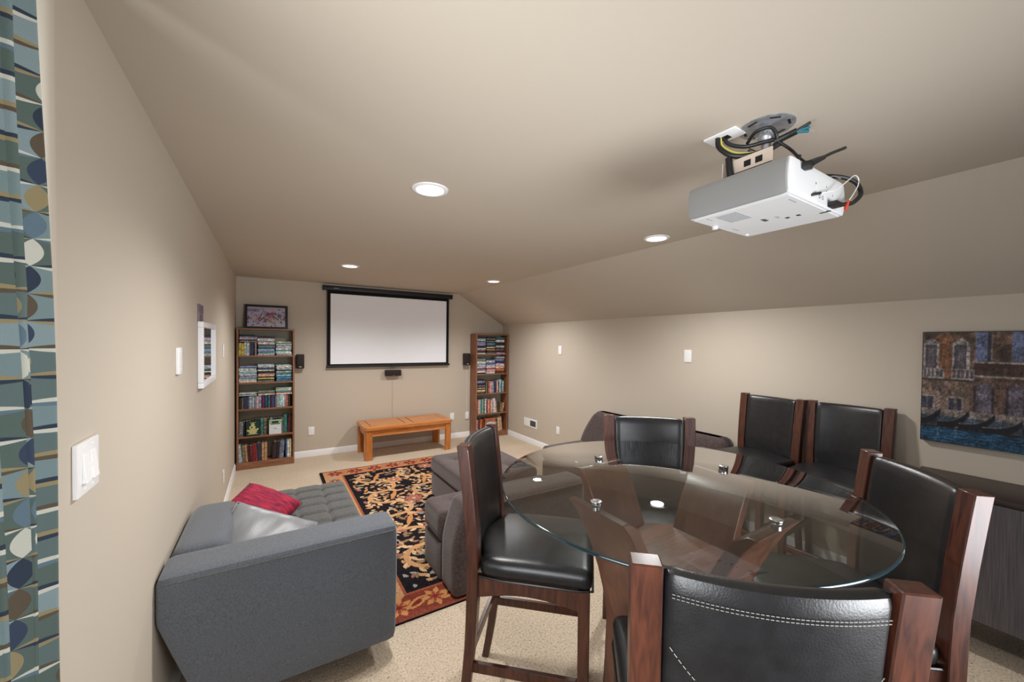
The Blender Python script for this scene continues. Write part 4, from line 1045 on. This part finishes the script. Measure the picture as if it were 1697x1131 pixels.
obj('arm', padded(-.38, .30, -.915, -.655, .014, .70, .06, 16, 10, 14), M_BROWN, t)

# ------------------------------------------------------------------ bar chairs
ZT, WT, WL, WF = 1.214, .498, .478, .466
def rear_y(z):     # centre line of the rear posts
    pts = [(0, -.285), (.15, -.258), (.35, -.234), (.55, -.224), (.72, -.222), (.85, -.226), (1.0, -.240), (1.12, -.254), (1.214, -.266)]
    for (a, ya), (b_, yb) in zip(pts[:-1], pts[1:]):
        if z <= b_: return ya + (yb - ya) * (z - a) / (b_ - a)
    return pts[-1][1]
def post_mesh(s):
    b = B(); rings = []
    zs = [0, .08, .18, .28, .4, .5, .6, .68, .76, .85, .93, 1.0, 1.07, 1.14, 1.19, ZT]
    for z in zs:
        k = z / ZT
        wo = (WL + (WT - WL) * max(0, (z - .6) / (ZT - .6))) / 2
        wi = wo - (.036 + .022 * min(1, max(0, (z - .35) / .4)))
        dp = .017 + .006 * min(1, z / .6)
        y = rear_y(z)
        rings.append([b.verts.new(q) for q in ((s * wo, y - dp, z), (s * wo, y + dp, z), (s * wi, y + dp, z), (s * wi, y - dp, z))])
    for A, C in zip(rings[:-1], rings[1:]):
        for k in range(4): b.faces.new((A[k], A[(k + 1) % 4], C[(k + 1) % 4], C[k]))
    b.faces.new(rings[0]); b.faces.new(rings[-1])
    bmesh.ops.recalc_face_normals(b, faces=b.faces)
    bevel(b, .003, 1, [e for e in b.edges if e.calc_face_angle(0) > .6])
    return b
HP = .186      # half width of the leather panel
def panel_y(x, z): return rear_y(z) - .032 * (1 - (x / HP) ** 2)
def panel_mesh():
    nx, nz = 22, 22; z0, z1 = .715, 1.205; th = .021
    b = padded(-HP, HP, -th, th, z0, z1, .018, nx, 4, nz)
    for v in b.verts:
        x, y, z = v.co
        puff = .009 * math.cos(x / HP * math.pi / 2) ** .6 * math.sin(min(1, max(0, (z - z0) / (z1 - z0))) * math.pi) ** .5 if abs(x) < HP else 0
        v.co.y = panel_y(x, z) + y + (puff if y > 0 else -puff * .4)
    return b
def stitch_mesh(zf, off=.0):
    b = B(); n = 46
    for i in range(n):
        a = (i + .15) / n; c = (i + .8) / n
        x0, x1 = -HP * .95 + a * HP * 1.9, -HP * .95 + c * HP * 1.9
        z0, z1 = zf(x0), zf(x1)
        p = Vector((x0, panel_y(x0, z0) - .0255 - off, z0)); q = Vector((x1, panel_y(x1, z1) - .0255 - off, z1))
        tube(b, [p, q], .0008, 4)
    return b
def make_chair():
    t = empty('bar_chair', (0, 0, 0), 0)
    for s in (1, -1): obj('leg', post_mesh(s), M_ESPRESSO, t)
    for s in (1, -1):
        b = B(); xo, xi = s * WF / 2, s * (WF / 2 - .044)
        rings = []
        for z, d in ((0, .004), (.3, .001), (.69, 0)):
            rings.append([b.verts.new(q) for q in ((xo - s * d, .195 + d, z), (xo - s * d, .24 - d, z), (xi + s * d, .24 - d, z), (xi + s * d, .195 + d, z))])
        for A, C in zip(rings[:-1], rings[1:]):
            for k in range(4): b.faces.new((A[k], A[(k + 1) % 4], C[(k + 1) % 4], C[k]))
        b.faces.new(rings[0]); b.faces.new(rings[-1]); bmesh.ops.recalc_face_normals(b, faces=b.faces)
        bevel(b, .003, 1, [e for e in b.edges if e.calc_face_angle(0) > .6]); obj('leg', b, M_ESPRESSO, t)
    # aprons with a shallow arch
    for s in (1, -1):
        b = B(); pts = [(-.205, .69), (.196, .69)]
        for k in range(11):
            q = k / 10; pts.append((.196 - q * .401, .602 + .028 * math.sin(q * math.pi)))
        xo = s * (WF / 2 - .008); prism(b, pts, 'x', min(xo, xo - s * .022), max(xo, xo - s * .022)); obj('apron', b, M_ESPRESSO, t)
    for y in (.214, -.222):
        b = B(); hw = WF / 2 - .044 if y > 0 else WL / 2 - .05; pts = [(-hw, .69), (hw, .69)]
        for k in range(11):
            q = k / 10; pts.append((hw - q * 2 * hw, .602 + .028 * math.sin(q * math.pi)))
        prism(b, pts, 'y', y - .011, y + .011); obj('apron', b, M_ESPRESSO, t)
    # stretchers
    for s in (1, -1):
        x = s * (WF / 2 - .024); obj('stretcher', rb(x - .010, x + .010, -.235, .20, .285, .325, .002, 1), M_ESPRESSO, t)
    obj('stretcher', rb(-WL / 2 + .035, WL / 2 - .035, rear_y(.36) - .009, rear_y(.36) + .009, .345, .385, .002, 1), M_ESPRESSO, t)
    obj('stretcher', rb(-WF / 2 + .042, WF / 2 - .042, .207, .229, .205, .25, .002, 1), M_ESPRESSO, t)
    # seat
    def sd(p):
        x, y, z = p
        if z > .72: z += .022 * max(0, math.cos(x / .25 * math.pi / 2)) ** .7 * max(0, math.cos((y - .03) / .25 * math.pi / 2)) ** .7
        if y < -.1: x *= 1 - .05 * (-.1 - y) / .1
        if y < -.12 and abs(x) < .17: y -= .045 * min(1, (-.12 - y) / .06) * (1 - (abs(x) / .17) ** 2)
        if z < .70: x *= 1.01; y *= 1.005
        return (x, y, z)
    st = obj('seat', padded(-WF / 2 - .006, WF / 2 + .006, -.200, .252, .686, .758, .032, 30, 30, 8, sd), M_LEATHER, t)
    b = B(); hw = WF / 2 + .005
    tube(b, [(-hw * .95, -.195, .689), (-hw, -.1, .689), (-hw, .2, .689), (-hw * .96, .250, .689), (hw * .96, .250, .689), (hw, .2, .689), (hw, -.1, .689), (hw * .95, -.195, .689)], .0045, 6); obj('piping', b, M_PIPING, st)
    bp = obj('backrest', panel_mesh(), M_LEATHER, t)
    for s in (1, -1):
        b = B(); tube(b, [(s * HP, rear_y(z) + .004, z) for z in (.75, .85, .95, 1.05, 1.15, 1.2)], .0065, 8); obj('piping', b, M_PIPING, bp)
    obj('stitching', stitch_mesh(lambda x: 1.165), M_STITCH, bp)
    obj('stitching', stitch_mesh(lambda x: 1.158), M_STITCH, bp)
    obj('stitching', stitch_mesh(lambda x: 1.07 - .13 * (1 - (x / HP) ** 2)), M_STITCH, bp)
    return t
chair0 = make_chair()
CH = [(1.008, 1.409, -43.3, 'black leather bar chair left of the glass table, turned side-on'),
      (.954, .544, 48.0, 'black leather bar chair in the foreground, seen from behind'),
      (1.683, .585, 135.5, 'black leather bar chair at the right of the glass table'),
      (1.667, 1.285, -131.7, 'black leather bar chair at the far side of the glass table'),
      (3.225, 1.612, 174.5, 'left one of two black bar chairs against the right wall'),
      (3.255, 1.088, 181.5, 'right one of two black bar chairs against the right wall')]
for i, (x, y, a, lb) in enumerate(CH):
    c = chair0 if i == 0 else copy_tree(chair0)
    c.location = (x, y, 0); c.rotation_euler = (0, 0, math.radians(a - 90))
    tag(c, lb, 'chair', 'black leather bar chairs')

# ------------------------------------------------------------------ glass table
TX, TY, TZ, TR = 1.235, .900, 1.122, .610
t = empty('glass_table', (TX, TY, 0), 0, 'round glass bar table on four flared dark wood panels', 'table')
b = B()
lathe(b, [(0, TZ - .011), (TR - .004, TZ - .011), (TR - .001, TZ - .009), (TR, TZ - .0055), (TR - .001, TZ - .002), (TR - .004, TZ), (0, TZ)], n=160)
for f in b.faces:
    if all(math.hypot(v.co.x, v.co.y) > TR - .0045 for v in f.verts): f.material_index = 1
obj('glass_top', b, [M_TABLEGLASS, M_GLASSRIM], t, smooth=50)
prof = [(0, .225), (.12, .208), (.25, .196), (.4, .187), (.55, .181), (.65, .184), (.74, .204), (.82, .228), (.90, .258), (.98, .295), (1.05, .333), (TZ - .022, .372)]
for k in range(4):
    a = k * math.pi / 2; b = B(); rings = []
    for i, (z, r) in enumerate(prof):
        z2, r2 = prof[min(i + 1, len(prof) - 1)]; z1, r1_ = prof[max(i - 1, 0)]
        tv = Vector((r2 - r1_, z2 - z1)).normalized(); nn = Vector((tv.y, -tv.x)); th = .040
        po = Vector((r, z)); pi_ = po - nn * th
        if i in (0, len(prof) - 1): pi_.y = z
        hw = .122
        rings.append([b.verts.new(q) for q in ((po.x, -hw, po.y), (po.x, hw, po.y), (pi_.x, hw, pi_.y), (pi_.x, -hw, pi_.y))])
    for A, C in zip(rings[:-1], rings[1:]):
        for q in range(4): b.faces.new((A[q], A[(q + 1) % 4], C[(q + 1) % 4], C[q]))
    b.faces.new(rings[0]); b.faces.new(rings[-1]); bmesh.ops.recalc_face_normals(b, faces=b.faces)
    bevel(b, .003, 1, [e for e in b.edges if e.calc_face_angle(0) > .6])
    b.transform(Matrix.Rotation(a, 4, 'Z')); pn = obj('leg_panel', b, M_ESPRESSO2, t)
    b = B(); lathe(b, [(0, TZ - .022), (.014, TZ - .022), (.014, TZ - .011), (0, TZ - .011)], n=20)
    lathe(b, [(0, TZ), (.017, TZ), (.018, TZ + .002), (.018, TZ + .006), (.014, TZ + .008), (.010, TZ + .0075), (0, TZ + .0065)], n=24)
    b.transform(Matrix.Translation((.358 * math.cos(a), .358 * math.sin(a), 0))); obj('glass_fastener', b, M_METAL, t)
s_, c_ = .222, .125
obj('shelf', (lambda b: (prism(b, [(s_, -c_), (s_, c_), (c_, s_), (-c_, s_), (-s_, c_), (-s_, -c_), (-c_, -s_), (c_, -s_)], 'z', .835, .86), b)[1])(B()), M_SHELFWOOD, t)
q_ = .16
obj('core_box', rb(-q_ + .03, q_ - .03, -q_ + .03, q_ - .03, .01, .834, .003, 1), M_ESPRESSO2, t)

# ------------------------------------------------------------------ ceiling projector and its mount
PX, PY = 1.566, .750
t = empty('projector', (PX, PY, 2.1), 0, 'white projector with silver side hanging upside down from the ceiling', 'projector')
hx, hy = .205, .17
def pj_disp(p):
    x, y, z = p
    k = z / .119
    bul = .010 * (1 - (2 * k - 1) ** 2)
    if x < -hx + .02: x -= bul
    if x > hx - .02: x += bul * 1.5; y += -.0
    return (x, y, z)
obj('body', padded(-hx + .002, hx, -hy, hy, 0, .119, .008, 24, 20, 10, pj_disp), M_PROJ, t)
b = padded(-hx - .004, -hx + .03, -hy + .006, hy, .003, .118, .008, 4, 16, 10, lambda p: (p[0] - .012 * (1 - (2 * p[2] / .119 - 1) ** 2), p[1], p[2])); obj('side_cover', b, M_PROJ_GREY, t)
b = B(); lathe(b, [(0, 0), (.034, 0), (.038, .012), (.03, .02), (0, .012)], n=28); b.transform(Matrix.Translation((.09, hy, .06)) @ Matrix.Rotation(-math.pi / 2, 4, 'X')); obj('lens', b, M_BLACK, t)
bt = obj('bottom_panel', rb(-hx + .012, hx - .012, -hy + .01, hy - .01, -.0015, .001, .0005, 1), M_PROJ, t)
for (x, y) in ((.05, -.055), (.05, -.09)): obj('vent_hole', rb(x - .008, x + .008, y - .006, y + .006, -.0022, -.001, .0002, 1), M_DARK, bt)
for k in range(9): obj('grille_slot', rb(-.17, -.06, .085 - k * .0085, .0885 - k * .0085, -.0021, -.001, .0002, 1), M_PRINT, bt)
for k in range(5): obj('logo_mark', rb(-.005 + k * .0075, -.0005 + k * .0075, .0 - .004 * (k % 2), .013, -.0022, -.001, .0002, 1), M_DARK, bt)
for (x0, x1, y) in ((.0, .03, -.035), (.0, .025, -.042), (-.18, -.14, .115), (.02, .07, .13), (-.15, -.1, -.145)): obj('print_line', rb(x0, x1, y, y + .0025, -.0021, -.001, .0002, 1), M_PRINT, bt)
b = B(); lathe(b, [(0, -.012), (.010, -.012), (.012, -.002), (0, -.0015)], n=16); b.transform(Matrix.Translation((-.06, .155, 0))); obj('foot', b, M_PROJ, t)
b = B(); lathe(b, [(0, -.004), (.006, -.004), (.008, -.001), (0, -.001)], n=12); b.transform(Matrix.Translation((.16, .145, 0))); obj('foot', b, M_PLATE2, t)
obj('lock_bar', rb(.085, .093, -.172, -.14, -.003, -.001, .0003, 1), M_BLACK, t)
for (x, z, r) in ((.0, .03, .0085), (.024, .03, .0085), (.072, .028, .007)):
    b = B(); lathe(b, [(0, 0), (r, 0), (r * .9, .002), (r * .5, .002), (0, .001)], n=14); b.transform(Matrix.Translation((x, -hy + .001, z)) @ Matrix.Rotation(math.pi / 2, 4, 'X')); obj('port', b, M_PRINT, t)
obj('port_panel', rb(-.02, .15, -hy - .0008, -hy + .02, .008, .085, .0004, 1), M_PROJ, t)
for (x, z) in ((-.03, .065), (.05, .07), (.05, .055), (.10, .05)): obj('print_mark', rb(x, x + .004, -hy - .0016, -hy, z, z + .006, .0002, 1), M_PRINT, t)
# plugs and cords that belong to the projector
b = B(); box(b, -.016, .016, -.022, .006, -.011, .011); bevel(b, .004, 2); b.transform(Matrix.Translation((-.122, -hy - .003, .100)) @ Matrix.Rotation(math.radians(20), 4, 'Z'))
pp = obj('power_plug', b, M_BLACK, t)
b = B(); tube(b, [(-.118, -hy - .016, .103), (-.09, -hy - .022, .118), (-.05, -hy - .028, .136)], [.012, .010, .007], 10); obj('strain_relief', b, M_CABLE, pp)
b = B(); tube(b, [(-.07, -hy - .026, .128), (.0, -hy - .031, .162), (.094, -hy - .036, .203)], .005, 8); obj('power_cord', b, M_CABLE, pp)
b = B(); box(b, -.012, .035, -.030, .0, -.008, .008); bevel(b, .002, 1); b.transform(Matrix.Translation((.075, -hy + .002, .016))); vp = obj('video_plug', b, M_CABLE, t)
b = B(); tube(b, [(.10, -hy - .015, .017), (.15, -hy - .028, .026), (.20, -hy - .03, .042), (.262, -hy - .03, .085), (.258, -hy - .015, .13), (.20, -hy + .02, .150), (.12, -hy + .07, .145), (.07, .02, .135)], .0075, 8, 8); obj('video_cord', b, M_CABLE, vp)
b = B(); tube(b, [(-.06, -hy + .002, .022), (-.045, -hy - .006, .027), (-.02, -hy - .01, .034)], .0045, 8); ap = obj('audio_plug', b, M_CABLE, t)
b = B(); tube(b, [(-.02, -hy - .01, .034), (.072, -hy - .02, .061), (.15, -hy - .028, .108), (.20, -hy - .03, .136), (.235, -hy - .03, .134), (.235, -hy - .03, .11), (.19, -hy - .03, .066), (.146, -hy - .03, .032)], .0018, 6, 8); obj('white_lead', b, M_WIRE, ap)
b = B(); tube(b, [(.150, -hy - .03, .038), (.143, -hy - .03, .028), (.130, -hy - .03, .008), (.124, -hy - .03, -.002)], [.003, .0055, .0055, .003], 10); obj('red_plug', b, M_RED, ap)
b = B(); tube(b, [(.12, -hy + .03, .119), (.16, -hy + .02, .142), (.20, -hy + .01, .140)], .002, 6, 8); obj('loose_lead', b, M_PRINT, ap)

m_ = empty('projector_mount', (PX, PY, H), 0, 'round grey steel ceiling mount with bracket holding the projector', 'mount')
b = B()
lathe(b, [(.0, -.004), (.087, -.004), (.090, -.002), (.090, 0), (0, 0)], n=40); dsk = obj('ceiling_disc', b, M_GALV, m_)
for k in range(6):
    a = k * math.pi / 3 + .3
    b = rb(-.018, .018, -.004, .004, -.0052, -.0035, .0004, 1); b.transform(Matrix.Rotation(a, 4, 'Z') @ Matrix.Translation((0, .070, 0))); obj('slot', b, M_DARK, dsk)
b = B(); lathe(b, [(0, -.0055), (.022, -.0055), (.022, -.004), (0, -.004)], n=20); b.transform(Matrix.Translation((.045, .01, 0))); obj('opening', b, M_PAINT, dsk)
b = B(); lathe(b, [(0, -.11), (.016, -.11), (.016, -.06), (.026, -.05), (.03, -.035), (.026, -.02), (.018, -.004), (0, -.004)], n=20); obj('swivel_neck', b, M_GALV, m_)
for k in range(4):
    a = k * math.pi / 2 + .5; b = B(); lathe(b, [(0, -.03), (.006, -.03), (.006, -.022), (0, -.02)], n=8); b.transform(Matrix.Translation((.03 * math.cos(a), .03 * math.sin(a), -.012))); obj('bolt', b, M_METAL, m_)
br = obj('bracket_plate', rb(-.07, .07, -.055, .11, -.165, -.160, .001, 1), M_BRACKET, m_)
for x in (-.07, .067): obj('bracket_flange', rb(x, x + .003, -.055, .11, -.165, -.11, .001, 1), M_BRACKET, br)
for (x, y) in ((-.071, .03), (-.071, -.01)): obj('bracket_slot', rb(x - .0008, x + .002, y - .012, y + .012, -.15, -.128, .0003, 1), M_DARK, br)
obj('bracket_tab', rb(-.10, -.05, .105, .108, -.175, -.12, .001, 1), M_BRACKET, br)
for (a, r_) in ((.5, .2), (2.5, .19), (3.9, .2), (5.6, .2)):
    b = B(); tube(b, [(.03 * math.cos(a), .03 * math.sin(a), -.162), (r_ * math.cos(a) * .8, r_ * math.sin(a) * .7, -.205), (r_ * math.cos(a) * .8, r_ * math.sin(a) * .7, -.222)], .006, 6, flat=.5); obj('support_arm', b, M_BRACKET, m_)
# cover plate and cables
pl = empty('ceiling_cable_plate', (1.494, .868, H), 0, 'white cable cover plate on the ceiling beside the projector mount', 'cover plate')
obj('cover_plate', rb(-.038, .038, -.062, .062, -.009, -.0005, .003, 2), M_PLATE, pl)
obj('cable_hole', rb(-.012, .02, -.02, .02, -.0095, -.008, .0004, 1), M_DARK, pl)
cb = empty('cable_bundle', (1.494, .868, H - .01), 0, 'black and yellow cables looping from the ceiling plate around the mount', 'cable')
def L(p): return tuple(Vector(p) - Vector((1.494, .868, H - .01)))
for (pts, r_, m, nm) in (
    ([(1.478, .885, H - .009), (1.474, .875, H - .05), (1.49, .835, H - .092), (1.520, .785, H - .102), (1.555, .735, H - .092), (1.575, .70, H - .075)], .009, M_CABLE, 'thick_cable'),
    ([(1.492, .870, H - .009), (1.502, .85, H - .04), (1.52, .80, H - .064), (1.548, .745, H - .062), (1.572, .705, H - .06)], .007, M_CABLE, 'thin_cable'),
    ([(1.486, .876, H - .009), (1.482, .866, H - .045), (1.498, .825, H - .082), (1.53, .77, H - .094), (1.565, .725, H - .085)], .0035, M_YELLOW, 'yellow_wire'),
    ([(1.53, .80, H - .05), (1.512, .76, H - .03), (1.53, .715, H - .03), (1.565, .715, H - .07), (1.545, .755, H - .10), (1.52, .79, H - .08)], .006, M_CABLE, 'cable_loop'),
    ([(1.487, .845, H - .10), (1.482, .838, H - .14), (1.486, .833, H - .185)], .012, M_CABLE, 'cable_drop'),
    ([(1.565, .72, H - .068), (1.573, .685, H - .060), (1.576, .655, H - .055)], .011, M_CABLE, 'jacket_end'),
    ([(1.56, .715, H - .065), (1.578, .675, H - .11), (1.56, .635, H - .165), (1.55, .60, H - .205)], .005, M_CABLE, 'hanging_cable'),
    ([(1.52, .655, H - .215), (1.535, .635, H - .175), (1.54, .628, H - .16)], .005, M_CABLE, 'cable_end')):
    b = B(); tube(b, [L(p) for p in pts], r_, 10, 8); obj(nm, b, m, cb)
for k, (dx, dz, m) in enumerate(((0, .002, M_TEAL), (.004, -.010, M_TEAL), (-.004, .014, M_CABLE), (.008, -.004, M_TEAL))):
    p0 = Vector((1.575, .66, H - .056)); p1 = Vector((1.592 + dx, .622 + dx, H - .052 + dz))
    b = B(); tube(b, [L(p0), L(p1)], [.006, .005], 8); e_ = obj('core_end', b, m, cb)
    b = B(); tube(b, [L(p1), L(p1 + Vector((.006, -.014, dz * .4)))], .0011, 5); obj('bare_wire', b, M_METAL, e_)
